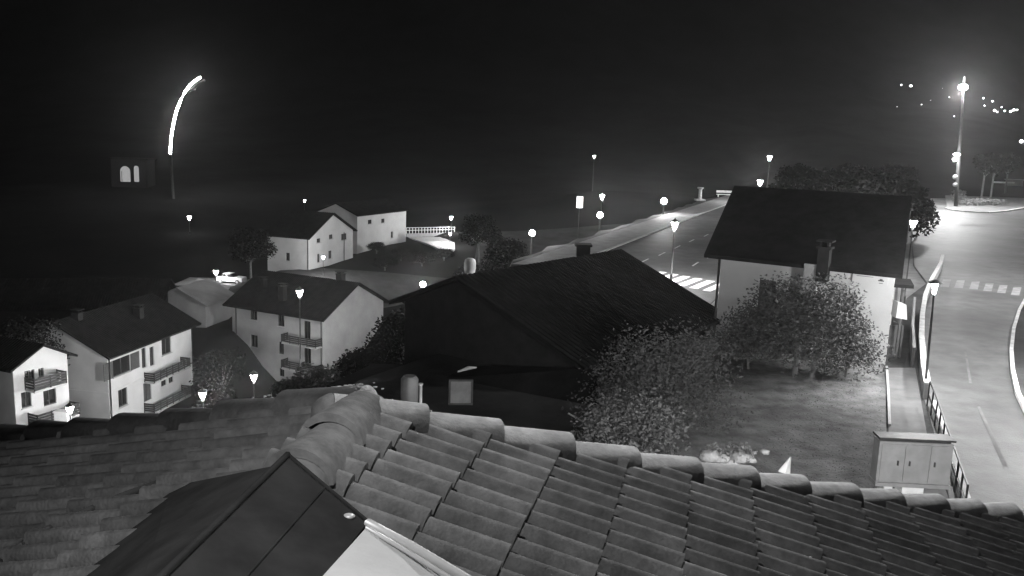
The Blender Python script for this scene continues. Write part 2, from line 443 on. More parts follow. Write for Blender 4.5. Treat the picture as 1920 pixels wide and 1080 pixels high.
def chimney(ro, p, w, h, e=(1, 0, 0), m_=None):
    h *= .75
    ex = Vector(e); ey = Vector((-ex.y, ex.x, 0))
    b = MB(); b.box(p+Vector((0, 0, h/2-.4)), w, w, h+.8, ex, ey); b.box(p+Vector((0, 0, h+.05)), w+.16, w+.16, .1, ex, ey)
    for k in (-1, 1): b.box(p+Vector((0, 0, h+.2))+ex*k*w*.3, .08, w*.8, .2, ex, ey)
    b.box(p+Vector((0, 0, h+.34)), w+.2, w+.2, .08, ex, ey)
    b.build('chimney', m_ or M['dark_wall'], ro)
def balcony(t, P0, e, out, u0, u1, z, dep=1.1):
    b = MB(); c = P0+e*(u0+u1)/2+out*dep/2
    b.box((c.x, c.y, z), u1-u0, dep, .18, e, out); ob = b.build('balcony', M['concrete'], t)
    r = MB()
    def rail(pa, pb):
        d = (pb-pa); L = d.length; d.normalize(); nn = Vector((d.y, -d.x, 0)); mid = (pa+pb)/2
        for k in range(4): r.box((mid.x, mid.y, z+.28+.22*k), L, .03, .17, d, nn)
        n = max(2, int(L/1.0)+1)
        for k in range(n):
            q = pa+d*L*k/(n-1); r.box((q.x, q.y, z+.55), .07, .07, 1.0, d, nn)
    a0 = P0+e*u0; a1 = P0+e*u1
    rail(a0+out*dep, a1+out*dep); rail(a0+out*.05, a0+out*dep); rail(a1+out*.05, a1+out*dep)
    r.build('railing', M['wood'], ob)
def XY(px, py, Y):
    p = at(px, py, Y); return Vector((p.x, p.y, 0))
def downpipe(t, p, z0, z1):
    b = MB(); b.tube([(p.x, p.y, z0), (p.x, p.y, z1)], .06, 8); b.build('downpipe', M['metal'], t)

# ---------------------------------------------------------------- houses
# house A: white apartment house, lower left
tA, rA, gA = house('apartment_house', 'white plastered house with two long balconies and shuttered windows at lower left', XY(201, 672, 75), (2.5, 13.7), 14.0, (-13.7, 2.5), 10, -19.5, -11.3, 1, 2.6, .7,
    w1=[(211, 670, 245, 702, 's'), (266, 652, 274, 690, 'd'), (281, 650, 289, 686, 'd'), (303, 634, 321, 664), (222, 728, 239, 762), (269, 716, 284, 752, 'dc'), (302, 694, 312, 724, 'd'), (316, 691, 325, 718, 'd')],
    band=-15.05, w2=[])
c00, c10, c11, c01, e1, e2 = gA
nA = -e2
def U(px, py, P0, e, n): return (onplane(px, py, P0, n)-P0).dot(e)
P0A = XY(201, 672, 75)
balcony(tA, P0A, e1, nA, U(270, 700, P0A, e1, e2), U(338, 672, P0A, e1, e2), onplane(305, 702, P0A, e2).z)
balcony(tA, P0A, e1, nA, U(270, 760, P0A, e1, e2), U(340, 735, P0A, e1, e2), onplane(305, 757, P0A, e2).z)
downpipe(tA, P0A+nA*.1+e1*.12, -20, -11.4); downpipe(tA, P0A+nA*.1+e1*13.8, -20, -11.4)
chimney(rA, Vector((-37.5, 84, -9.9)), .7, 1.3, e1)
chimney(rA, Vector((-40.6, 78, -9.2)), .7, 1.2, e1)
# house D: leftmost
tD, rD, gD = house('gabled_house', 'white gabled house with two stacked balconies at the left edge', XY(24, 700, 62), (.42, .91), 4.6, (-.91, .42), 11, -17.5, -9.0, 2, 1.2, .55,
    w1=[(46, 694, 65, 716, 'd'), (72, 690, 82, 706), (40, 734, 59, 764), (81, 715, 105, 760, 'd')], w2=[])
P0D = XY(24, 700, 62); e1, e2 = gD[4], gD[5]
balcony(tD, P0D, e1, -e2, U(47, 730, P0D, e1, e2), U(106, 700, P0D, e1, e2), onplane(76, 724, P0D, e2).z)
balcony(tD, P0D, e1, -e2, U(53, 790, P0D, e1, e2), U(130, 752, P0D, e1, e2), onplane(92, 786, P0D, e2).z)
b = MB(); p = at(119, 800, 63); b.box((p.x, p.y, p.z+.55), 1.0, .7, 1.3); b.box((p.x, p.y, p.z+1.25), 1.1, .8, .1)
tag(b.build('storage_box', M['white'], None, p), 'white storage box beside the lamp by the gabled house', 'box')
# house B: middle, three storeys with bright gable wall
tB, rB, gB = house('apartment_house', 'three storey grey house with bright blank gable wall and small balconies', XY(605, 597, 93), (-11.7, 5.9), 13.6, (5.9, 11.7), 11.5, -20.5, -11.1, 1, 3.0, .75,
    w1=[(469, 583, 482, 600), (521, 590, 533, 612), (470, 628, 483, 651), (523, 641, 532, 664), (467, 678, 482, 700), (524, 691, 533, 706), (570, 602, 582, 636, 'd'), (570, 652, 583, 682, 'd')], w2=[], wallmat=M['plaster2'])
P0B = XY(605, 597, 93); e1, e2 = gB[4], gB[5]
balcony(tB, P0B, e1, -e2, U(604, 640, P0B, e1, e2), U(540, 630, P0B, e1, e2), onplane(572, 645, P0B, e2).z)
balcony(tB, P0B, e1, -e2, U(604, 690, P0B, e1, e2), U(540, 690, P0B, e1, e2), onplane(572, 693, P0B, e2).z)
downpipe(tB, P0B-e2*.1+e1*12.9, -20.5, -11.2); downpipe(tB, P0B-e2*.1+e1*.15, -20.5, -11.2)
chimney(rB, Vector((-26.5, 97, -9.4)), .7, 1.1, e1); chimney(rB, Vector((-20.4, 100, -8.6)), .8, 1.6, e1)
chimney(rB, Vector((-29.8, 100.5, -9.3)), .7, 1.1, e1)
# house C: far, lit gable
tC, rC, gC = house('village_house', 'two storey pale house with lit gable front near the centre left', XY(578, 446, 118), (-.94, .34), 6.8, (.34, .94), 12, -10.2, -5.4, 1, 2.9, .5,
    w1=[(536, 474, 543, 489)], w2=[(594, 447, 601, 455), (617, 437, 624, 448), (640, 438, 650, 450), (595, 476, 600, 492), (616, 470, 622, 485)])
b_ = gC; downpipe(tC, XY(578, 446, 118)-b_[4]*.1+b_[5]*9.3, -10.2, -5.5); downpipe(tC, XY(578, 446, 118)-b_[5]*.12, -10.2, -5.5)
# house E: pale block behind
tE, rE, gE = house('pale_building', 'plain pale building with a faint row of windows beside the railing', XY(670, 404, 135), (.425, .905), 14.3, (-.905, .425), 8, -10, -3.7, 1, 1.6, .4,
    w1=[(690, 412, 697, 420), (715, 410, 721, 418), (733, 434, 737, 446)], w2=[])
# house F: small, between A and B
tF, rF, gF = house('low_house', 'small low house with pale lit roof between the two apartment houses', (-36.6, 100), (.2, .98), 6.2, (-.98, .2), 7, -14.6, -11.6, 1, 1.7, .5, wallmat=M['plaster2'], roofmat=M['roof_lit'], w1=[], w2=[], ribs=False)
p = at(337, 552, 106); q = at(372, 524, 118); r_ = at(447, 541, 118); s_ = at(402, 574, 104)
b = MB(); b.prism([p, s_, r_, q], .2)
tt = thing('shed', 'open shed with a broad pale sloping roof behind the low house', 'shed', (s_.x, s_.y, T(s_.x, s_.y)))
b.build('roof', M['roof_lit'], tt)
b = MB()
for v in (p, q, r_, s_): w_ = v.lerp((p+r_)/2, .08); b = MB(); b.tube([(w_.x, w_.y, T(w_.x, w_.y)-.3), (w_.x, w_.y, w_.z)], .1, 6); b.build('post', M['wood'], tt)
# dark house upper left whose roof edge cuts the lit slope
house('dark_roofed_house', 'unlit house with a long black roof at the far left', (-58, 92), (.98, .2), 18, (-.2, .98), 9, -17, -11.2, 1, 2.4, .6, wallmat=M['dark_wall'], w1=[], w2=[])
# right building R
P0R = XY(1353, 478, 40.7); eR = Vector((6.4, -4.1, 0)).normalized(); eR2 = Vector((.42, .91, 0)).normalized()
zR = at(1353, 478, 40.7).z
tR, rR, gR = house('white_building', 'white single storey building with dark pitched roof beside the road', P0R, eR, 7.75, eR2, 12, 0, zR, 1, 2.9, .8, eo=.35, over2=.3, ribs=False,
    w1=[(1424, 524, 1457, 600, 'dc'), (1585, 545, 1608, 610, 'dc')], w2=[])
b = MB(); n = Vector((eR.y, -eR.x, 0))
if n.y > 0: n = -n
def onR(px, py): return onplane(px, py, P0R, n)
a = onR(1525, 500); c = a+n*.3
b.box(Vector((a.x, a.y, 2.0))+n*.22, .62, .42, 4.3, eR, n); b.build('chimney_breast', M['plaster2'], tR)
chimney(rR, at(1545, 490, 37.9)+Vector((0, 0, -.1)), .5, .9, eR); chimney(rR, at(1692, 425, 43)+Vector((0, 0, 0)), .55, 1.1, eR)
downpipe(tR, P0R+n*.1-eR*.05, 0, zR)
# wall sign, faded
sg = MB(); A_ = onR(1598, 511); B_ = onR(1666, 518); zt = A_.z; u0 = (A_-P0R).dot(eR); u1 = (B_-P0R).dot(eR)
cc = P0R+eR*(u0+u1)/2+n*.03; sg.box((cc.x, cc.y, zt-.2), u1-u0, .04, .42, eR, n)
so_ = sg.build('sign_board', M['plaster'], tR)
em = MB(); q = P0R+eR*(u1-.27)+n*.06; em.box((q.x, q.y, zt-.22), .24, .012, .05, eR, n); em.box((q.x, q.y, zt-.17), .12, .012, .05, eR, n); em.box((q.x, q.y, zt-.33), .16, .012, .025, eR, n)
em.box(Vector((0, 0, zt-.2))+P0R+eR*(u0+.02)+n*.06, .035, .02, .4, eR, n); em.box(Vector((0, 0, zt-.01))+P0R+eR*(u0+u1)/2+n*.06, u1-u0, .02, .02, eR, n)
em.box(Vector((0, 0, zt-.1))+P0R+eR*(u0+.55)+n*.055, .7, .012, .02, eR, n)
em.build('faded_emblem', M['shutter'], so_)
# porch on right side of R
pc = P0R+eR*7.75
tp = thing('glazed_porch', 'dark glazed porch at the right side of the white building', 'porch', (pc.x+.8, pc.y+1.6, 0))
b = MB()
for dx, dy in ((.15, .5), (1.0, .2), (1.5, 1.4), (.7, 1.8)): b = MB(); b.box((pc.x+dx, pc.y+dy+1, 1.6), .09, .09, 3.2); b.build('post', M['shutter'], tp)
b = MB(); b.prism([(pc.x+.0, pc.y+1.2, 3.3), (pc.x+1.3, pc.y+.9, 3.3), (pc.x+2.0, pc.y+2.8, 3.3), (pc.x+.7, pc.y+3.2, 3.3)], .15); b.build('roof', M['roof'], tp)
b = MB(); b.box((pc.x+.65, pc.y+1.45, .75), .9, .08, 1.5); b.box((pc.x+1.3, pc.y+2.0, .75), .08, 1.0, 1.5); b.build('panel', M['shutter'], tp)
b = MB(); q = at(1690, 592, 36); q2 = Vector((q.x, q.y, 0))
b.prism([(q.x-.22, q.y, q.z-.1), (q.x+.22, q.y-.1, q.z-.15), (q.x+.12, q.y-.1, q.z+.5), (q.x-.2, q.y, q.z+.6)], (0, .5, 0))
b.tube([(q.x, q.y+.3, q.z), (pc.x-.1, pc.y+.35, q.z)], .05, 8)
tag(b.build('wall_box', M['plaster'], None, q2), 'pale slanted box fixed beside the right corner of the white building', 'wall box')

# ---------------------------------------------------------------- big dark roofed barn in the centre
ru = Vector((-7.9, -10.5, 0)).normalized(); rv = Vector((ru.y, -ru.x, 0))   # rv points left-ish/right?
Pr = XY(1155, 475, 45); zr = at(1155, 475, 45).z
nb = Vector((.8, -.6, 0))
tb = thing('barn', 'large unlit building with a broad black pitched roof in the centre', 'barn', (3, 40, -2))
def barn_slope(sgn, wdt, dr, ribs=True):
    z_ = Vector((0, 0, zr)); a0 = Pr-ru*.5+z_; a1 = Pr+ru*12.9+z_
    o_ = nb*sgn*wdt-Vector((0, 0, dr))
    r_ = MB(); r_.prism([a0, a1, a1+o_, a0+o_], .16); roof_tiles(r_, a0+o_, a1+o_, a1, a0); return r_.build('roof', M['roof'], tb)
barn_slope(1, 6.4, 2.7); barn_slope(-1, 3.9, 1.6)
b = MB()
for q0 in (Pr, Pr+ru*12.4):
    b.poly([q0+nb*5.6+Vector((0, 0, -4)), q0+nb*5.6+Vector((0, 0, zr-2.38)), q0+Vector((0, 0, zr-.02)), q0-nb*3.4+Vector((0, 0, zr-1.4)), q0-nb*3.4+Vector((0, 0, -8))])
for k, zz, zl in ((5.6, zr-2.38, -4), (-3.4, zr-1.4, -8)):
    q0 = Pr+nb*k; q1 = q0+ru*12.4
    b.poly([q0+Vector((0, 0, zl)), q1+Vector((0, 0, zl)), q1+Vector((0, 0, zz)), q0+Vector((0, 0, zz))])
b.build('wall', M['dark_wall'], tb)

# annex with a low mono-pitch roof in front of the barn
ta = thing('annex', 'low dark annex with lean-to roof between the barn and the tiled roof', 'annex', (-2, 30, 0))
b = MB()
R4 = [at(612, 732, 33), at(1125, 800, 27.5), at(1120, 700, 31), at(700, 690, 36.5)]
R4[1].z = R4[0].z
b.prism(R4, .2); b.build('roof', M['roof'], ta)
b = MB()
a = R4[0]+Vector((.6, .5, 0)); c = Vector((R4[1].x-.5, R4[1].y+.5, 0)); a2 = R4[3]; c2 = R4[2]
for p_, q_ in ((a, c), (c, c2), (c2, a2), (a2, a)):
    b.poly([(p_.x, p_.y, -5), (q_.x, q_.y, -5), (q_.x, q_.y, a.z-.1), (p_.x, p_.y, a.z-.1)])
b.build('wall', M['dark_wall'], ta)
# things seen under/around the annex
def card(name, px, py, w, h, Y, material, label, cat, th=.05, rot=0):
    p = at(px, py, Y); t_ = thing(name, label, cat, (p.x, p.y, p.z)); b = MB()
    ex = Vector((math.cos(rot), math.sin(rot), 0)); ey = Vector((-ex.y, ex.x, 0))
    b.box((p.x, p.y, p.z), w, th, h, ex, ey); b.build('panel', material, t_)
    f = MB()
    for s_ in (-1, 1): f.box(p+ex*s_*(w/2+.03), .06, th+.04, h+.12, ex, ey)
    for s_ in (-1, 1): f.box(p+Vector((0, 0, s_*(h/2+.03))), w, th+.03, .06, ex, ey)
    f.build('frame', M['metal'], t_); return t_
card('wall_panel', 864, 735, .62, .68, 25, M['seam'], 'pale square panel glowing faintly on the dark annex front', 'panel', rot=.12)
b = MB(); p = at(789, 748, 24); q = at(789, 722, 24); b.tube([p-Vector((0, 0, .6)), q], .045, 8); b.tube([q, q+Vector((0, 0, .05))], .07, 8)
tag(b.build('flue_pipe', M['white'], None, p), 'short bright upright pipe in front of the dark annex', 'pipe')
b = MB(); b.tube([at(858, 697, 27), at(878, 690, 27.2), at(893, 689, 27.4)], [.03, .07, .03], 8)
tag(b.build('roof_trim', M['galv'], None, at(858, 697, 27)), 'curved shiny metal strip above the pale panel', 'trim')
b = MB(); b.tube([at(1065, 775, 24), at(1092, 790, 24)], .025, 6)
tag(b.build('metal_rod', M['galv'], None, at(1065, 775, 24)), 'thin shiny rod on the dark ground right of the annex', 'rod')
b = MB(); p = at(768, 722, 26); b.lathe(p-Vector((0, 0, .8)), [(.26, 0), (.28, .4), (.28, 1.0), (.2, 1.1)], 12)
tag(b.build('vent_cowl', M['cabinet'], None, p), 'round grey vent cowl left of the bright pipe', 'vent')

# ---------------------------------------------------------------- foreground tiled roof
phi, th = -.232, .297
SC = 1.5
tv = Vector((math.cos(phi)*math.cos(th), math.sin(phi)*math.cos(th), -math.sin(th)))     # down the right slope
tu = Vector((-math.sin(phi), math.cos(phi), 0))                                          # along the ridge, away
O = CAM+Vector((-.324, 3.0, -1.059))*SC
nR_ = tu.cross(tv).normalized()
if nR_.z < 0: nR_ = -nR_
TL, TW = .248*SC, .096*SC
def onT(px, py): return onplane(px, py, O, nR_)
J = onT(668, 800)
# the near hip runs from J towards the house; the left slope falls away from it
rd = (onT(655, 815)-onT(478, 1022)).normalized()
hl_ = Vector((-rd.y, rd.x, 0)).normalized()
tvl = hl_*math.cos(.27)-Vector((0, 0, math.sin(.27)))
nL = rd.cross(tvl).normalized()
if nL.z < 0: nL = -nL
def onL(px, py): return onplane(px, py, J, nL)
hipR0 = onT(725, 796); hipR1 = onT(1920, 990)
dR = (hipR1-hipR0).normalized()
JL = onL(600, 776); hipL1 = onL(0, 842); dL_ = (hipL1-JL).normalized()
rt = thing('tiled_roof', 'moss flecked clay tiled roof filling the foreground', 'roof', (J.x, J.y, J.z))
rt['_o'] = tuple(J)
def curved_tile(b, p, d, n, side, L, w0, w1, h, seg=6, lift0=0., lift1=0., th_=.012):
    """half-round tile from p along d, width w0->w1"""
    i0 = len(b.v)
    for k, (f, w, lf) in enumerate(((0, w0, lift0), (1, w1, lift1))):
        q = p+d*L*f+n*lf
        for j in range(seg+1):
            a = PI*j/seg; b.v.append(tuple(q+side*math.cos(a)*w/2+n*math.sin(a)*h*(w/w0)))
    for k, (f, w, lf) in enumerate(((0, w0-2*th_, lift0-.004), (1, w1-2*th_, lift1-.004))):
        q = p+d*L*f+n*lf
        for j in range(seg+1):
            a = PI*j/seg; b.v.append(tuple(q+side*math.cos(a)*w/2+n*math.sin(a)*(h*(w/w0)-th_)))
    m1 = seg+1
    for j in range(seg):
        b.f.append((i0+j, i0+j+1, i0+m1+j+1, i0+m1+j)); b.sm.append(True)
        for e0, o0 in ((0, 2*m1), (m1, 3*m1)):
            b.f.append((i0+e0+j, i0+e0+j+1, i0+o0+j+1, i0+o0+j)); b.sm.append(False)
def slope(P, d, u, n, test, name, amax, b0, b1):
    b = MB()
    # tile courses of rolls and pans
    for a in range(-1, amax):
        for k in range(b0, b1):
            jit = rnd.uniform(-.008, .008)
            p = P+d*TL*a+u*TW*k + u*jit
            if not test(p+d*TL*.5): continue
            curved_tile(b, p+n*.028, d, n, u, TL*1.06, TW*.58, TW*.72, .07, 8, -.004+rnd.uniform(0, .004), .016+rnd.uniform(-.003, .006))
            # pan
            i0 = len(b.v)
            for f, lf in ((0, .0), (1.05, .014)):
                q = p+d*TL*f+u*TW*.5+n*lf
                for j in range(5):
                    t_ = -1+j*.5; b.v.append(tuple(q+u*t_*TW*.36+n*(.012+.024*t_*t_)))
            for j in range(4): b.f.append((i0+j, i0+j+1, i0+6+j, i0+5+j)); b.sm.append(True)
            b.f.append((i0+5, i0+6, i0+7, i0+8, i0+9)); b.sm.append(False)
    return b.build(name, M['tile'], rt)
side_R = (hipR1-hipR0).cross(nR_)
if side_R.dot(tu) < 0: side_R = -side_R
side_R.normalize(); LR = (hipR1-hipR0).length
def bowR(t): return .13*4*max(0, t*(1-t))
def testR(p): return (p-hipR0).dot(side_R) < .02-bowR((p-hipR0).dot(dR)/LR) and (p-J).dot(rd.cross(nR_)*(1 if rd.cross(nR_).dot(tv)>0 else -1)) > -.02 and (p-CAM).length > .9
slope(O, tv, tu, nR_, testR, 'tile_slope', 22, -30, 58)
side_L = (hipL1-JL).cross(nL)
if side_L.dot(rd) < 0: side_L = -side_L
JJ = J
side_L.normalize(); LL = (hipL1-JL).length
def bowL(t): return .12*4*max(0, t*(1-t))
def testL(p): return (p-JL).dot(side_L) < .02-bowL((p-JL).dot(dL_)/LL) and (p-JJ).dot(tvl) > -.02 and (p-CAM).length > .9
slope(J, tvl, rd, nL, testL, 'tile_slope', 20, -44, 58)
# underlay below the tiles
b = MB()
b.poly([J-nR_*.03-tu*5, J-nR_*.03+tu*.3, hipR0-nR_*.03, hipR0+dR*9-nR_*.03, J+tv*9-tu*5-nR_*.03])
b.poly([J-nL*.03-rd*6, J-nL*.03+rd*.3, JL-nL*.03, JL+dL_*9-nL*.03, J+tvl*9-rd*6-nL*.03])
b.build('underlay', M['dark_wall'], rt)
# hip and ridge caps: each a half round tile overlapping the next
def caps(p, d, n, count, L, r, mat_, bow=None, sdv=None, ll=1):
    side = d.cross(n).normalized(); n2 = side.cross(d).normalized()
    if n2.z < 0: n2 = -n2
    P_ = lambda k: p+d*L*k-(sdv*bow(L*k/ll) if bow else Vector((0, 0, 0)))
    for k in range(count):
        b = MB()
        d_ = (P_(k+1)-P_(k)).normalized()
        curved_tile(b, P_(k)+n2*(.0+rnd.uniform(-.006, .006)), (d_+side*rnd.uniform(-.03, .03)).normalized(), n2, side, L*1.16, r*2*.90, r*2*1.08, r*.86, 12, .0, .03, .02)
        b.build('ridge_cap', mat_, rt)
up = Vector((0, 0, 1))
caps(hipR0-dR*.32+nR_*.02, dR, up, 16, .43, .115, M['tile2'], bowR, side_R, LR)
caps(JL+nL*.02-dL_*.34, dL_, up, 18, .43, .125, M['tile2'], bowL, side_L, LL)
caps(J+rd*.12+up*.03, -rd, up, 6, .43, .15, M['tile2'])
# mortar fillet at the junction
b = MB()
for q, r_ in ((hipR0-dR*.30+up*.015, .112), (JL+dL_*-.3+up*.01, .11), (J+tu*.14+up*.02, .13)):
    b.sphere(q, r_, 14, 9, .03, (1, 1, .9))
for k in range(0):
    q = J+up*(.0+rnd.random()*.10)+tu*rnd.uniform(-.05, .30)+Vector((rnd.uniform(-.3, .25), 0, 0))
    b.sphere(q, rnd.uniform(.04, .08), 10, 7, .05, (1.4, 1.4, .6))
b.build('mortar', M['tile2'], rt)
b = MB()
for k in range(900):
    if rnd.random() < .4: a_ = rnd.uniform(.3, 2.8); q = JL+dL_*rnd.gauss(.05, .2)+up*(.03+.115*math.sin(a_))+tu*.12*math.cos(a_)
    elif rnd.random() < .3: t_ = rnd.uniform(-.3, 5); a_ = rnd.uniform(.3, 2.8); q = hipR0+dR*t_-side_R*bowR(t_/LR)+up*(.03+.105*math.sin(a_))+tu*.11*math.cos(a_)
    else:
        q = O+tv*(TL*rnd.randint(0, 14)+rnd.gauss(-.03, .03))-tu*rnd.uniform(-1, 3.5)+nR_*.085
        if not testR(q): continue
    b.sphere(q, rnd.uniform(.004, .011), 5, 3, .3, (1.3, 1.3, .5))
struct(b.build('lichen', M['worn'], rt), 'stuff')
# supporting wall of the camera's house under the roof
b = MB(); b.box((J.x-.3, J.y-.6, (J.z-1.6)/2), 5.0, 3.2, J.z-1.6)
b.build('wall', M['plaster'], rt)
# dark metal cowl (dormer cover) over the ridge with a white cheek
td = thing('dormer', 'dark sheet metal dormer cover over a white cheek at the bottom edge', 'dormer', tuple(at(540, 852, 2.9)))
ap = at(540, 851, 2.95); rr = at(690, 977, 2.65); rl = at(540, 1160, 1.95); ll = at(262, 1120, 1.85)
# make planar through ap, rr, ll
nn = (rr-ap).cross(ll-ap).normalized(); rl = onplane(545, 1160, ap, nn)
if nn.z < 0: nn = -nn
b = MB(); b.prism([ap-nn*.035, rr-nn*.035, rl-nn*.035, ll-nn*.035], nn*.03); b.build('cover', M['sheet'], td)
f1 = onL(322, 934)+up*.06; f2 = onL(150, 1110)+up*.06
b = MB(); b.prism([ap-nn*.04, ll-nn*.04, f2, f1], Vector((.01, .01, -.02))); b.build('side_face', M['sheet'], td)
b = MB(); b.tube([ap-nn*.002, rr-nn*.002], .007, 6); b.tube([ap-nn*.002, ll-nn*.002], .012, 6); b.tube([ap.lerp(rr, .5)-nn*.003, ll.lerp(rl, .5)-nn*.003], .004, 6); b.build('seam', M['sheet'], td)
for (x, y) in ((655, 966),):
    q = onplane(x, y, ap, nn); b = MB(); b.sphere(q-nn*.004, .016, 12, 8, 0, (1.3, 1, .6)); b.build('rivet', M['galv'], td)
ww0 = at(688, 988, 2.62); ww1 = at(596, 1090, 2.1); ww2 = at(860, 1105, 2.25)
b = MB(); wn = (ww1-ww0).cross(ww2-ww0).normalized()
if wn.z < 0: wn = -wn
b.prism([ww0-wn*.03, ww1-wn*.03, ww1+(ww2-ww1)*1.0-wn*.03], wn*.03); b.build('cheek', M['concrete'], td)
b = MB(); b.tube([at(690, 981, 2.64), at(770, 1024, 2.45), at(880, 1090, 2.2)], .016, 8); b.tube([at(688, 990, 2.6), at(765, 1035, 2.42), at(868, 1100, 2.16)], .008, 6)
b.build('gutter_edge', M['galv'], td)
b = MB()
pts = [(335, 930), (300, 940), (240, 962), (180, 988), (120, 1016), (70, 1045), (30, 1075), (-10, 1110)]
b.tube([onL(x, y)+nL*.085 for x, y in pts], .02, 8)
tag(b.build('cable', M['rubber'], None, onL(180, 988)), 'thick black cable lying across the left tile slope', 'cable')
# unseen lamp and bracket, added beside the camera to light the near roof
tl = thing('added_near_lamp', 'unseen lamp added on a bracket beside the viewpoint to light the near tiles', 'lamp', (-1.0, .3, HC+1.5))
b = MB(); b.box((-1.0, .26, HC+1.58), .2, .16, .08); b.tube([(-1.0, .22, HC+1.6), (-1.0, -.3, HC+1.7)], .02, 6); b.build('housing', M['metal'], tl)
point('lamp_light', (0, .05, -.05), 62, .04, tl)
sp = Vector((1.3, 7.6, HC+3.0)); ts = thing('added_roof_lamp', 'unseen lamp added on a long arm to shade the tile rolls', 'lamp', sp)  # lamp added out of view; shades the near sides of the tile rolls
b = MB(); b.lathe((sp.x, sp.y, sp.z+.06), [(.16, 0), (.14, .06), (.05, .12)], 12); b.build('shade', M['metal'], ts)
b = MB(); b.tube([(sp.x, sp.y, sp.z+.15), (sp.x-.4, 3, HC+3.6), (sp.x-1.0, -1, HC+4)], .03, 6); b.build('arm', M['metal'], ts)
point('lamp_light', (0, 0, -.02), 112, .05, ts)

# ---------------------------------------------------------------- street lamps
def glamp(px, py, Y, power, label, h=4.2, s=1.0):
    p = at(px, py, Y); z = T(p.x, p.y); hh = p.z-z+.25*s
    if hh < 2: z = p.z-h+.25; hh = h
    return lantern(p.x, p.y, z, hh, power, label, s=s)
glamp(131, 768, 58, 380, 'lit street lamp in front of the leftmost gabled house', s=1.15)
glamp(380, 741, 66, 1100, 'lit street lamp at the right end of the white balconied house', s=1.3)
glamp(476, 708, 74, 800, 'lit street lamp below the grey three storey house', s=1.4)
glamp(562, 550, 84, 150, 'lit street lamp standing out against the black roof of the grey house', s=1.5)
glamp(606, 483, 112, 420, 'small lit street lamp in front of the distant lit gable', s=.9)
glamp(846, 409, 148, 350, 'lit lamp above the railing beside the pale building', s=1.3)
glamp(844, 439, 138, 300, 'small lit lamp on the lit slope below the railing', s=.9)
glamp(355, 409, 160, 40, 'solitary lit lamp on the dark slope at upper left', s=1.6)
glamp(571, 377, 170, 25, 'tiny lit lamp in the dark above the distant roofs', s=.9)
glamp(1129, 370, 125, 900, 'heart shaped lit lamp above the second roadside globe', s=1.5)
glamp(1114, 294, 200, 30, 'faint lit lamp high on the dark slope beyond the road', s=1.3)
glamp(1443, 297, 190, 60, 'lit lamp high in the trees beyond the white building', s=2.2)
glamp(1425, 343, 140, 1600, 'lit lamp just above the ridge of the white building', s=1.9)
glamp(1265, 423, 57.5, 760, 'tall lit lamp on a thin pole by the zebra crossing', s=1.05)
glamp(1712, 420, 52, 150, 'lit lamp at the right edge of the black roof', s=.95)
glamp(405, 511, 122, 330, 'bright lit lamp in front of the white parked car', s=1.5)
# downlight with black shade by the railing
def shade_lamp(px, py, pyb, power, label):
    g = G(1733, pyb); Y = g.y; p = at(px, py, Y); t = thing('street_lamp', label, 'street lamp', (g.x, g.y, 0), 'street lanterns')
    top = p
    b = MB(); b.tube([(g.x, g.y, 0), (top.x, top.y, top.z-.5)], [.06, .04], 8); b.tube([(g.x, g.y, 0), (g.x, g.y, .35)], [.09, .08], 10); b.build('pole', M['metal'], t)
    b = MB(); b.lathe((top.x, top.y, top.z-.48), [(.05, 0), (.07, .18), (.11, .40)], 10); b.build('lantern', M['bulb'], t)
    b = MB(); b.lathe((top.x, top.y, top.z-.06), [(.26, 0), (.24, .05), (.12, .11), (.03, .14)], 16); b.build('shade', M['metal'], t)
    point('lamp_light', (top.x-g.x, top.y-g.y, top.z-.28), power, .13, t)
    return t
shade_lamp(1754, 528, 742, 330, 'black capped lamp on a slim pole beside the road railing')
lantern(8.2, 11.0, 0, 5.0, 850, 'unseen street lamp assumed on the near side to light the utility cabinet')  # assumed lamp out of frame, added to light the cabinet front and lawn
lantern(3.0, 9.2, 0, 5.2, 650, 'unseen lamp added behind the tiled roof to light the lawn')  # added out of sight; lifts lawn, tree and white wall
lantern(22.5, 62, 0, 5.0, 1100, 'hidden lamp added behind the white building to brighten the road')  # hidden lamp, added to brighten the main road
lantern(21.6, 33.0, 0, 6.0, 1050, 'unseen lamp added beyond the kerbed bed to light the road')  # added outside the view for a pool of light on the road
lantern(41, 58, 0, 8.0, 2100, 'unseen lamp added beyond the junction to brighten its road')  # added outside the view to raise the junction brightness
# globes along the road verge
def globe(px, py, Y, power, label, r=.28):
    p = at(px, py, Y); z = T(p.x, p.y); t = thing('globe_lamp', label, 'globe lamp', (p.x, p.y, z), 'globe lamps along the road verge')
    b = MB(); b.tube([(p.x, p.y, z-.3), (p.x, p.y, p.z-r*.9)], [.09, .07], 8); b.tube([(p.x, p.y, p.z-r*1.1), (p.x, p.y, p.z-r*.85)], .12, 8); b.build('post', M['metal'], t)
    b = MB(); b.sphere(p, r, 14, 9); b.build('globe', M['ball'], t)
    point('lamp_light', (0, 0, p.z-z), power, r*1.05, t); return t
globe(793, 533, 80, 8000, 'lit globe lamp left of the barn roof', .27)
globe(998, 437, 76, 750, 'lit globe lamp above the middle of the barn roof', .27)
globe(1125, 403, 97, 2200, 'lit globe lamp on the verge beside the white post', .33)
globe(1245, 377, 113, 2300, 'lit globe lamp furthest along the road verge', .40)
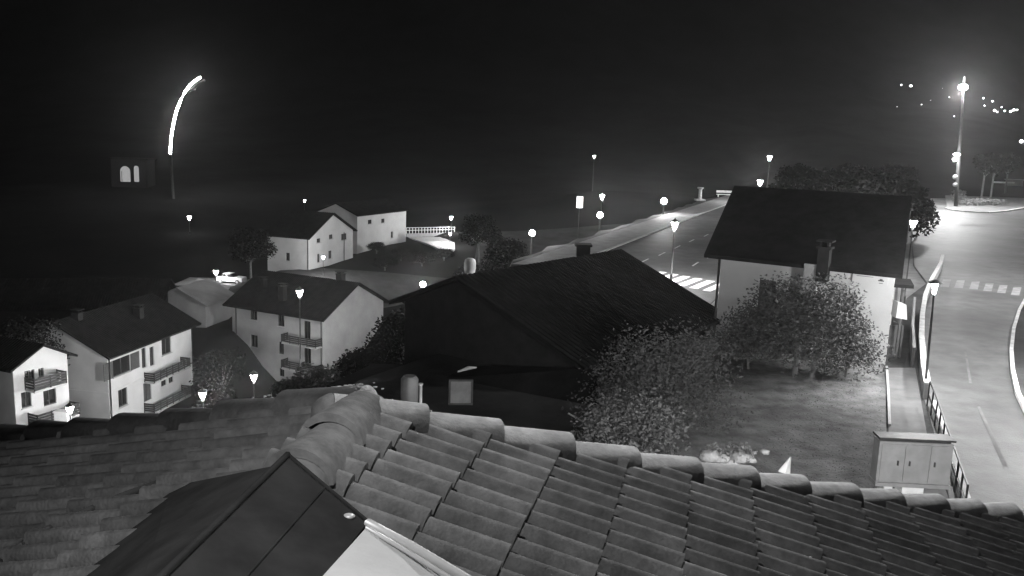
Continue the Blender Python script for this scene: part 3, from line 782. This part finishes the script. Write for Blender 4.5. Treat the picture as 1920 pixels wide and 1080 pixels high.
# tall mast
gm = at(1792, 388, 150); top = at(1806, 163, 150)
tm = thing('light_mast', 'very tall bright lighting mast rising above the junction', 'light mast', (gm.x, gm.y, 0))
b = MB(); b.tube([(gm.x, gm.y, 0), (top.x, top.y, top.z+.5)], [.34, .2], 10); b.build('pole', M['mastgrey'], tm)
b = MB(); b.lathe((top.x, top.y, top.z-.5), [(.4, 0), (.7, .2), (.7, .7), (.3, .9)], 14); b.build('lamp_head', M['ball'], tm)
b = MB(); b.tube([(top.x, top.y, top.z+.4), (top.x, top.y, top.z+1.7)], [.28, .12], 8); b.build('finial', M['galv'], tm)
point('lamp_light', (top.x-gm.x, top.y-gm.y, top.z-1.2), 5600, .7, tm)
for (px, py, w) in ((1794, 290, 1.3), (1790, 299, .8)):
    p = at(px, py, 149.5); b = MB(); b.lathe((p.x, p.y, p.z-.3), [(.15, 0), (w/3, .2), (w/2.2, .4), (.1, .6)], 12); b.build('floodlight', M['bulb'], tm)
# second light on the mast base illuminating the island
for (px, py) in ((1791, 332), (1791, 346)):
    p = at(px, py, 149); b = MB(); b.sphere(p, .42, 10, 7); b.build('marker_disc', M['worn'], tm)
pf = at(1794, 296, 148); point('floodlight_light', (pf.x-gm.x, pf.y-gm.y, pf.z), 900, .4, tm)

# ---------------------------------------------------------------- island furniture: trees, fence, wall
def tree(name, x, y, z, h, r, label, leafmat, n=1400, size=.22, sq=(1, 1, .9), trunks=1, cat='tree', group=None, lobes=12, trunk_r=.16, crown0=.35):
    t = thing(name, label, cat, (x, y, z), group)
    b = MB(); tips = []
    for k in range(trunks):
        ox = (k-(trunks-1)/2)*.75
        b.tube([(x+ox, y, z-.2), (x+ox*1.05+rnd.uniform(-.1, .1), y, z+h*crown0), (x+ox*1.3+rnd.uniform(-.2, .2), y, z+h*.8)], [trunk_r, trunk_r*.8, trunk_r*.2], 8)
    for k in range(lobes):
        a = 2*PI*k/lobes+rnd.uniform(-.3, .3); f = rnd.uniform(0, 1); rad = r*(rnd.uniform(.45, .72))
        zc = z+h*(crown0+.12)+(h*(1-crown0-.2))*f; rad *= (1-.45*f)
        tip = Vector((x+math.cos(a)*rad*sq[0], y+math.sin(a)*rad*sq[1], zc)); tips.append((tip, r*rnd.uniform(.32, .5)))
        b.tube([(x, y, z+h*crown0*.9+h*.2*f), tuple(tip)], [trunk_r*.4, trunk_r*.08], 5, False)
    b.build('trunk', M['bark'], t)
    c = MB(); tips.append((Vector((x, y, z+h*.85)), r*.4)); tips.append((Vector((x, y, z+h*.6)), r*.5))
    for (tip, rr_) in tips: c.leaves(tip, rr_, n//len(tips), size, (1, 1, .8), .25)
    c.build('crown', leafmat, t); return t
q = G(1500, 714); tree('garden_tree', q.x+.3, q.y+.6, 0, 3.75, 3.3, 'broad bushy tree with twin pale trunks in front of the white building', M['leaf'], 15000, .07, trunks=2, lobes=26, trunk_r=.13, crown0=.2, sq=(1.0, .7, 1))
q = G(1265, 880); tree('garden_tree', 5.2, 27.5, -.3, 3.3, 3.1, 'loose shaggy tree on the lawn left of the twin trunked tree', M['leaf'], 11000, .06, lobes=60, crown0=.08, trunk_r=.12, sq=(1, .7, 1))
q = at(1190, 830, 21); tree('shrub', q.x, q.y, 0, q.z+1.0, 2.0, 'low dark shrub at the edge of the tiled roof', M['leaf'], 6500, .055, lobes=18, crown0=.1, trunk_r=.08, cat='shrub')
q = at(1610, 640, 34); tree('shrub', 13.9, 34.2, 0, 2.4, 1.5, 'dense shrub against the right end of the white wall', M['leaf'], 5600, .06, lobes=14, crown0=.1, trunk_r=.07, cat='shrub')
q = at(1395, 640, 35); tree('shrub', q.x+.3, q.y, 0, 2.6, 2.0, 'dark shrub left of the twin trunked tree', M['leaf'], 5200, .07, lobes=14, crown0=.1, trunk_r=.07, cat='shrub')
# pale bush lower left of the barn and dark trees round it, standing on the lower ground
def tall(name, px, ptop, Y, r, label, leafm, n, size, lobes, cat, sq=(1, 1, .9)):
    top = at(px, ptop, Y); z = T(top.x, top.y); h = top.z-z; c0 = max(.1, 1-2.1*r/h)
    return tree(name, top.x, top.y, z, h, r, label, leafm, n, size, sq, lobes=lobes, crown0=c0, trunk_r=.14, cat=cat)
tall('flowering_bush', 588, 668, 42, 2.1, 'pale leafy bush glowing below the grey house', M['leaf2'], 5200, .10, 24, 'bush')
tall('flowering_bush', 545, 695, 43, 1.3, 'smaller pale bush left of the large glowing one', M['leaf2'], 2400, .09, 14, 'bush')
tall('tree', 668, 640, 50, 1.9, 'low dark tree between the grey house and the barn roof', M['leaf_dark'], 3600, .11, 16, 'tree')
tall('tree', 765, 562, 60, 3.2, 'dark tree hiding the lower right of the bright gable wall', M['leaf_dark'], 6500, .14, 22, 'tree')
tall('tree', 705, 630, 56, 2.4, 'dark tree just left of the barn eave', M['leaf_dark'], 4500, .12, 18, 'tree')
tall('tree', 60, 592, 70, 3.0, 'grey leafy tree behind the leftmost gabled house', M['leaf_mid'], 4200, .13, 20, 'tree')
tall('tree', 415, 655, 84, 3.4, 'dark tree between the balconied house and the lamp beside it', M['leaf_dark'], 4200, .16, 18, 'tree')
# dark trees behind the white building and beyond
proto = tree('dark_tree', 28, 64, 0, 7.4, 3.6, 'tall dark tree just behind the right end of the black roof', M['leaf_dark'], 6500, .19, group='dark trees around the village', lobes=18)
dark_proto = proto
spots = [(1560, 350, 78, 'dark tree rising behind the ridge of the white building'), (1640, 360, 80, 'dark tree behind the far end of the black roof'), (1500, 330, 96, 'dark tree beyond the roof near the distant road lamp'),
         (1600, 325, 110, 'tall dark tree in the row behind the white building'), (1725, 385, 92, 'dark tree overhanging the left side of the junction'), (1680, 330, 120, 'dark tree left of the lighting mast'),
         (900, 470, 92, 'dark tree in the dip left of the roadside globes'), (950, 450, 108, 'dark tree behind the first roadside globe'), (470, 480, 116, 'dark tree left of the distant pale house'),
         (900, 400, 130, 'dark tree beyond the lit slope and railing'),
         (400, 640, 84, 'dark tree filling the gap between the two apartment houses'), (390, 690, 78, 'dark shrubby tree behind the lamp near the balconied house')]
for i, (px, py, Y, lb) in enumerate(spots):
    p = at(px, py, Y); z = T(p.x, p.y); k = dup(proto, (p.x, p.y, z-(0 if i < 10 else 3)), rnd.uniform(0, 6), lb)
    if i >= 10: k.scale = (.7, .7, .7)
    elif px in (1725,): k.scale = (.55, .55, .6)
for (px, pb, Y, lb) in ((1840, 372, 158, 'slim tree with leaning shadow on the traffic island'), (1857, 374, 150, 'middle slim tree on the traffic island'), (1884, 366, 158, 'right hand slim tree on the traffic island')):
    g = G(px, pb)
    tree('young_tree', g.x, g.y, .14, 9.5, 3.0, lb, M['leaf_dark'], 1500, .3, group='slim trees on the traffic island', lobes=9, crown0=.5, trunk_r=.22)
# low wall and bench like block on the island
b = MB(); a, c = G(1792, 357), G(1842, 358); b.prism([a, c, c+Vector((0, .5, 0)), a+Vector((0, .5, 0))], .75)
a, c = G(1845, 359), G(1902, 360); b.prism([a, c, c+Vector((0, .5, 0)), a+Vector((0, .5, 0))], .8)
tag(b.build('low_wall', M['paint'], None, G(1842, 358)), 'low white wall along the back of the traffic island', 'wall')
p = G(1903, 360); t = thing('bus_shelter', 'small lit shelter behind the traffic island', 'shelter', p)
b = MB(); b.box((p.x, p.y+1.6, 1.5), 3.6, .12, 3.0); b.box((p.x+1.8, p.y+.9, 1.5), .12, 1.5, 3.0); b.build('wall', M['plaster2'], t)
b = MB(); b.box((p.x, p.y+.8, 3.1), 4.2, 2.2, .15); b.build('roof', M['galv'], t)
b = MB(); b.box((p.x-3, p.y+.3, 2.3), 5.5, .15, .35); b.build('rail', M['paint'], t)
b = MB()
for (px, py, sx) in ((1805, 383, 1.6), (1815, 387, 1.7), (1828, 386, 1.5), (1840, 385, 1.8), (1855, 386, 1.6), (1868, 386, 1.5), (1797, 374, 1.3), (1798, 366, 1.2)):
    g = G(px, py); b.leaves((g.x, g.y, .7), sx, 240, .2, (1.4, 1, .45))
struct(tag(b.build('flower_bed', M['leaf2']), 'pale low planting along the front of the traffic island', 'planting'), 'stuff')
del_ = None

# ---------------------------------------------------------------- parapet between path and road
def ribbon(pts, w, h, z0=0.):
    b = MB(); 
    for (a, c) in zip(pts, pts[1:]):
        d = (c-a); d.z = 0; d.normalize(); nn = Vector((d.y, -d.x, 0))*w/2
        b.prism([Vector((q.x, q.y, z0)) for q in (a-nn, c-nn, c+nn, a+nn)], h)
    return b
pw = [G(1766, 492), G(1762, 508), G(1745, 540), G(1733, 572), G(1727, 610), G(1725, 655), G(1729, 710), G(1735, 750)]
tw = thing('parapet', 'curving white topped parapet between footpath and road', 'parapet', pw[3])
ribbon(pw, .18, .62).build('wall', M['concrete'], tw); ribbon(pw, .24, .07, .62).build('coping', M['paint'], tw)
rp = [G(1738, 762), G(1752, 800), G(1765, 845), G(1790, 925), G(1806, 975)]
tr = thing('handrail', 'dark metal handrail with white kerb running down beside the cabinet', 'handrail', rp[1])
ribbon([p+Vector((.22, 0, 0)) for p in rp], .14, .25).build('kerb', M['paint'], tr)
b = MB()
for z_ in (.45, .95): b.tube([p+Vector((0, 0, z_)) for p in rp], .03, 6)
for k in range(9):
    f = k/8*(len(rp)-1); i = min(int(f), len(rp)-2); q = rp[i].lerp(rp[i+1], f-i); b.tube([q, q+Vector((0, 0, .97))], .028, 6)
b.build('rail', M['metal'], tr)
# retaining edge left of the parapet
b = ribbon([G(1712, 585), G(1708, 640), G(1710, 690)], .12, .9)
tag(b.build('railing_panel', M['metal'], None, G(1708, 640)), 'dark railing panel beside the footpath left of the parapet', 'railing')

# ---------------------------------------------------------------- utility cabinet
g = at(1710, 925, 21.0); zc = 0; cy = 21.0
FL = at(1644, 908, cy); FR = at(1776, 914, cy); TLc = at(1651, 828, cy)
w = FR.x-FL.x+.04; zb = (FL.z+FR.z)/2; zt = TLc.z; cx = (FL.x+FR.x)/2
t = thing('utility_cabinet', 'grey metal utility cabinet with three doors on a white plinth', 'cabinet', (cx, cy, 0))
ex = Vector((math.cos(-.035), math.sin(-.035), 0)); ey = Vector((-ex.y, ex.x, 0))
b = MB(); b.box((cx, cy+.2, (zb+zt)/2), w, .4, zt-zb, ex, ey); b.box((cx, cy+.18, zb+.02), w+.05, .48, .1, ex, ey); b.build('body', M['cabinet'], t)
b = MB(); b.box((cx, cy+.2, zt+.09), w+.06, .5, .05, ex, ey); b.box((cx, cy+.22, zt+.03), w-.1, .34, .1, ex, ey); b.build('lid', M['metal'], t)
for i, (f0, f1, fh) in enumerate(((.03, .345, .26), (.355, .69, .42), (.70, .97, .76))):
    d = MB(); u = (f0+f1)/2-.5; c = Vector((cx, cy-.012, (zb+zt)/2+.02))+ex*u*w; d.box(c, (f1-f0)*w, .03, (zt-zb)*.86, ex, ey)
    dd = d.build('door', M['cabinet'], t)
    h = MB(); h.box(Vector((cx, cy-.045, (zb+zt)/2+.03))+ex*(fh-.5)*w, .035, .04, .12, ex, ey); h.build('handle', M['metal'], dd)
b = MB(); b.box((cx-.3*w, cy+.3, zb/2), .22, .4, zb, ex, ey); b.box((cx+.08, cy+.3, zb/2), .55, .45, zb, ex, ey); b.build('plinth', M['paint'], t)

# small white folded sign on the grass
q = at(1475, 885, 20.5); a = at(1482, 857, 20.5); l_ = at(1459, 884, 20.3); r1 = at(1482, 893, 20.5); m1 = at(1472, 888, 20.2)
b = MB(); b.prism([l_, m1, a], (0, .03, 0)); b.prism([m1, r1, a], (0, .03, 0)); b.tube([(r1.x, r1.y, r1.z-1.2), (a.x, a.y, a.z)], .02, 6)
tag(b.build('folded_parasol', M['white'], None, q), 'small white folded cloth parasol beyond the roof edge', 'parasol')
# pale stones and blooms by the roof edge
for i, (px, py, r_, lb) in enumerate(((1330, 855, .22, 'leftmost pale flat rock by the tiled roof edge'), (1372, 868, .17, 'round white rock by the tiled roof edge'), (1388, 858, .2, 'pale rough rock at the right of the rock group'), (1408, 862, .12, 'small white rock at the end of the rock group'), (1434, 847, .1, 'tiny pale rock standing apart on the lawn'), (1350, 860, .2, 'dull pale rock second from left in the group'))):
    p = at(px, py, 20.0); b = MB(); b.sphere(p, r_, 9, 6, .22, (1.3, 1, .7)); tag(b.build('rock', M['stone'], None, p), lb, 'rock', 'pale rocks at the roof edge')
q = at(1350, 858, 20); b = MB()
for (px, py, n_) in ((1330, 852, 90), (1350, 850, 120), (1375, 852, 120), (1395, 848, 100), (1360, 862, 60)): b.leaves(at(px, py, 20.1), .3, n_, .05)
t = thing('rock_plant', 'pale leafy plant growing over the rocks at the roof edge', 'plant', q); b.build('foliage', M['leaf2'], t)

# ---------------------------------------------------------------- roadside pieces
p = G(880, 508); q = at(881, 509, 60); z = T(q.x, q.y)
b = MB(); b.lathe((q.x, q.y, q.z-.1), [(.36, 0), (.42, .3), (.43, .7), (.36, .95), (.2, 1.05)], 14); b.tube([(q.x, q.y, min(z, q.z-.2)), (q.x, q.y, q.z)], .2, 8)
tag(b.build('waste_container', M['white'], None, q), 'pale rounded waste container beyond the barn roof', 'container')
q = at(1087, 379, 100)
t = thing('sign_board', 'blank pale upright board on a post beside the road', 'sign', (q.x, q.y, T(q.x, q.y)))
b = MB(); b.box(q, .75, .1, 1.35); b.build('board', M['paint'], t); b = MB(); b.tube([(q.x, q.y+.1, T(q.x, q.y)), (q.x, q.y+.1, q.z)], .05, 6); b.build('post', M['metal'], t)
q = G(1312, 376); t = thing('stone_pillar', 'slim white stone pillar with capital beside the road', 'pillar', q)
b = MB(); b.lathe((q.x, q.y, 0), [(.5, 0), (.5, .25), (.32, .35), (.26, 1.8), (.3, 1.9), (.55, 2.0), (.55, 2.2)], 12); b.build('shaft', M['stone'], t)
b = MB(); b.box((q.x, q.y, .12), 1.6, 1.6, .24); b.build('plinth', M['stone'], t)
q = G(1360, 370); t = thing('bench', 'lit white bench and rail at the far bend of the road', 'bench', q)
b = MB(); b.box((q.x, q.y, .5), 3.2, .6, .12); b.build('seat', M['paint'], t); b = MB(); b.box((q.x, q.y+.3, 1.0), 3.2, .08, .4); b.build('backrest', M['paint'], t)
for s_ in (-1.3, 1.3):
    b = MB(); b.box((q.x+s_, q.y, .25), .12, .5, .5); b.build('leg', M['paint'], t)
b = MB(); b.box((q.x+2.1, q.y+.3, .9), .2, .2, 1.8); b.build('post', M['paint'], t)
point('lamp_light', (0, -2.5, 2.2), 0.01, .1, t) if False else None
# dark pillar in front of the road at the barn roof top
q = at(1093, 470, 50); b = MB(); b.box((q.x, q.y, q.z-1), .8, .8, 2.6); b.box((q.x, q.y, q.z+.35), 1.0, 1.0, .12)
tag(b.build('chimney_stack', M['dark_wall'], None, (q.x, q.y, q.z-2.3)), 'dark chimney stack rising behind the barn ridge', 'chimney')

# railing near the pale building
A_ = at(762, 436, 146); B_ = at(852, 438, 150)
A_.z = B_.z = (A_.z+B_.z)/2
t = thing('bridge_railing', 'white railing on a lit wall beside the pale building', 'railing', A_)
d = (B_-A_); Lb = d.length; d.normalize(); nn = Vector((d.y, -d.x, 0))
b = MB(); mid = (A_+B_)/2; b.box(mid+Vector((0, 0, -.3)), Lb, .3, .6, d, nn); b.build('wall', M['concrete'], t)
b = MB()
for zz in (.55, 1.0): b.box(mid+Vector((0, 0, zz)), Lb, .08, .09, d, nn)
for k in range(17): b.box(A_+d*Lb*k/16+Vector((0, 0, .5)), .09, .09, 1.0, d, nn)
b.build('rail', M['white'], t)
# lit drive below it
dr = [at(766, 446, 143), at(852, 446, 147), at(853, 470, 134), at(842, 476, 131), at(800, 458, 137)]
b = MB()
zz = min(p.z for p in dr)
b.prism(dr, (0, 0, .15)); struct(b.build('driveway', M['concrete']))

# ---------------------------------------------------------------- parked cars
def car(loc, rz, label):
    t = thing('parked_car', label, 'car', (0, 0, 0), 'cars parked by the houses')
    def prof(b, pts, w, y0=None):
        b.prism([(x, -w/2, z) for x, z in pts], (0, w, 0))
    b = MB(); prof(b, [(-2, .35), (-2.02, .75), (-1.9, .92), (-1.2, .98), (-.65, 1.02), (1.1, 1.02), (1.75, .98), (1.98, .8), (2.0, .35)], 1.68); b.build('body', M['carpaint'], t)
    b = MB(); prof(b, [(-.75, 1.02), (-.2, 1.42), (.95, 1.42), (1.5, 1.02)], 1.5); b.build('window', M['glass'], t)
    b = MB(); prof(b, [(-.22, 1.42), (-.1, 1.48), (.85, 1.48), (.98, 1.42)], 1.46); prof(b, [(.36, 1.02), (.36, 1.42), (.44, 1.42), (.44, 1.02)], 1.54); b.build('roof', M['carpaint'], t)
    for x in (-1.25, 1.3):
        for y in (-.8, .8):
            b = MB(); b.tube([(x, y-.1, .33), (x, y+.1, .33)], .33, 14); w_ = b.build('wheel', M['rubber'], t)
            b = MB(); b.tube([(x, y-.115, .33), (x, y+.115, .33)], .19, 10); b.build('rim', M['galv'], w_)
    for y in (-.6, .6): b = MB(); b.box((-2.0, y, .7), .06, .3, .15); b.build('headlight', M['white'], t)
    t.location = loc; t.rotation_euler = (0, 0, rz); return t
q = at(434, 523, 124); car0 = car((q.x, q.y, q.z-.6), math.radians(172), 'white parked car under the bright lamp behind the low house')
b = MB(); b.box((q.x-1.5, q.y, q.z-.75), 12, 7, .3); struct(b.build('parking_terrace', M['paving']))
q = at(664, 522, 106); dup(car0, (q.x, q.y, T(q.x, q.y)), math.radians(150), 'pale car parked right of the grey house chimney')
q = at(1462, 352, 92)

# ---------------------------------------------------------------- church arches and light arc on the hill
q = at(238, 341, 215); z = T(q.x, q.y)
t = thing('bell_tower', 'dark chapel tower with two lit arched openings on the hill', 'tower', (q.x, q.y, z))
def arch_pts(cx_, w, h, y, z0, n=8):
    pts = [(cx_-w/2, y, z0), (cx_+w/2, y, z0)]
    for k in range(n+1):
        a = PI*k/n; pts.append((cx_+math.cos(a)*w/2, y, z0+h-w/2+math.sin(a)*w/2))
    return pts
b = MB(); b.box((q.x+.4, q.y+3, q.z+.5), 9, 5, 10.0); b.build('wall', M['dark_wall'], t)
b = MB(); b.prism([(q.x-4.6, q.y+.2, q.z+5.5), (q.x+5.4, q.y+.2, q.z+5.5), (q.x+5.4, q.y+5.8, q.z+5.5), (q.x-4.6, q.y+5.8, q.z+5.5)], .4); b.build('roof', M['roof'], t)
for (px, w, h) in ((234, 2.5, 3.9), (255, 1.2, 4.0)):
    p = at(px, 341, 214.8)
    b = MB(); b.prism(arch_pts(p.x, w, h, p.y+.42, p.z), (0, .06, 0)); b.build('lit_arch', M['interior'], t)
    if w > 2: b = MB(); b.prism(arch_pts(p.x-.85, .12, h*.7, p.y+.3, p.z), (0, .05, 0)); b.build('mullion', M['dark_wall'], t)
arc = [(319, 288), (320, 270), (322, 250), (326, 228), (331, 208), (338, 190), (347, 172), (356, 160), (365, 152), (376, 145)]
q = at(322, 300, 200)
t = thing('light_arc', 'tall curved glowing arc standing on the dark hillside', 'light arc', (q.x, q.y, T(q.x, q.y)))
b = MB(); b.tube([at(x, y, 200) for x, y in arc], [.24]*9+[.2], 10); b.build('lit_tube', M['tubelight'], t)
b = MB(); b.tube([(q.x, q.y+.3, T(q.x, q.y)), at(320, 289, 200.3)], [.35, .28], 8); b.tube([at(x, y, 200.45) for x, y in arc], .16, 8); b.build('mast', M['metal'], t)
b = MB(); b.tube([at(353, 171, 199.6), at(362, 166, 199.6), at(366, 169, 199.6)], .28, 6); b.tube([at(362, 166, 199.6), at(374, 155, 199.6), at(385, 151, 199.6)], [.28, .3, .15], 6); b.build('bracket', M['mastgrey'], t)
for (x, y) in arc[1::2]:
    p = at(x, y, 199); point('lamp_light', tuple(p-Vector(t.location)), 120, .5, t)

# ---------------------------------------------------------------- far hillside lights on the right
hl = [(1844, 184, .7), (1861, 190, .6), (1846, 198, .5), (1865, 207, .8), (1870, 210, .5), (1878, 201, .4), (1884, 208, .7), (1895, 209, .8), (1901, 206, .8), (1907, 206, .6), (1876, 228, 1.1), (1885, 231, .6),
      (1903, 233, .7), (1917, 238, .6), (1690, 159, .5), (1708, 161, .8), (1767, 166, .3), (1728, 196, .35), (1682, 200, .25), (1780, 182, .35), (1745, 188, .25), (1789, 218, .45), (1811, 219, .35), (1915, 265, 1.4), (1890, 313, .35)]
proto = None
HLB = ['topmost hillside light just right of the mast head', 'second highest hillside light right of the mast', 'small elongated light below the topmost hillside light', 'bright light starting the left group of the hillside row', 'faint light touching the bright left one of the row',
 'tiny light above the middle of the hillside row', 'oval light in the middle of the hillside row', 'left light of the brightest trio at the row end', 'middle light of the brightest trio at the row end', 'right light of the brightest trio at the row end',
 'largest bright light below the hillside row', 'small light touching the largest one below the row', 'round light low on the hillside near the right edge', 'light at the right edge just under the round one', 'left light of the isolated pair left of the mast',
 'right and brighter light of the isolated pair left of the mast', 'tiny light close to the left of the mast head', 'faint light below the isolated pair', 'faintest light furthest left on the hillside', 'dim light left of the mast just below its head',
 'dim light midway between the pair and the mast', 'dim light touching the left side of the mast', 'dim light touching the right side of the mast', 'big hazy light cut by the right edge', 'dim low light above the traffic island']
for i, (px, py, s_) in enumerate(hl):
    p = hit(px, py); p = CAM+(p-CAM)*.985; sc = s_*(p-CAM).length/860
    lb = HLB[i]
    if proto is None:
        t = thing('hillside_light', lb, 'distant light', (0, 0, 0), 'lights scattered over the far hillside')
        b = MB(); b.sphere((0, 0, 0), .9, 8, 6, 0, (1.1, .5, .9)); b.build('glow', M['far'], t); b = MB(); b.tube([(0, .5, -4), (0, .5, 0)], .12, 6); b.build('post', M['metal'], t)
        t.location = p; t.scale = (sc,)*3; proto = t
    else:
        k = dup(proto, p, 0, lb); k.scale = (sc*rnd.uniform(.8, 1.5), sc, sc)

for i, (px, py, sc, lb) in enumerate(((792, 500, .5, 'dark bush left of the pale waste container'), (752, 490, .42, 'dark bush on the slope below the railing wall'), (706, 476, .4, 'dark bush under the end of the plain pale building'), (832, 490, .42, 'dark bush beside the lit driveway'), (722, 508, .45, 'dark bush behind the ridge of the grey house'))):
    p = hit(px, py); k = dup(dark_proto, (p.x, p.y, p.z-1.2*sc), i*1.3, lb); k.scale = (sc*1.3, sc*1.3, sc*.8)
# ---------------------------------------------------------------- thin fog volume added to give the lamps their halos
b = MB(); b.box((50, 510, 65), 1700, 1180, 186); hz = struct(b.build('halo_haze', None or M['white'], None, (50, 510, 0)), 'stuff')
hm = bpy.data.materials.new('halo_haze'); hm.use_nodes = True; n = hm.node_tree; n.nodes.remove(n.nodes['Principled BSDF'])
pv = n.nodes.new('ShaderNodeVolumePrincipled'); pv.inputs['Density'].default_value = .00017; pv.inputs['Color'].default_value = (.9, .9, .9, 1); pv.inputs['Anisotropy'].default_value = .82
n.links.new(pv.outputs[0], n.nodes['Material Output'].inputs['Volume']); hz.data.materials.clear(); hz.data.materials.append(hm)
# ---------------------------------------------------------------- extra real details
# lit hillside lawn far left
b = MB(); b.v = []; 
def drape(pts, name, material, n=14, dz=.06):
    b = MB(); xs_ = [p.x for p in pts]; ys_ = [p.y for p in pts]
    def inside(x, y):
        c = False; j = len(pts)-1
        for i in range(len(pts)):
            if (pts[i].y > y) != (pts[j].y > y) and x < (pts[j].x-pts[i].x)*(y-pts[i].y)/(pts[j].y-pts[i].y+1e-9)+pts[i].x: c = not c
            j = i
        return c
    x0, x1, y0, y1 = min(xs_), max(xs_), min(ys_), max(ys_); st = max(x1-x0, y1-y0)/n
    x = x0
    while x < x1:
        y = y0
        while y < y1:
            if inside(x+st/2, y+st/2):
                b.poly([(u, v, T(u, v)+dz) for u, v in ((x, y), (x+st, y), (x+st, y+st), (x, y+st))])
            y += st
        x += st
    return struct(b.build(name, material))
for o in list(bpy.data.objects):
    for k in ('_o', '_f'):
        if k in o.keys(): del o[k]
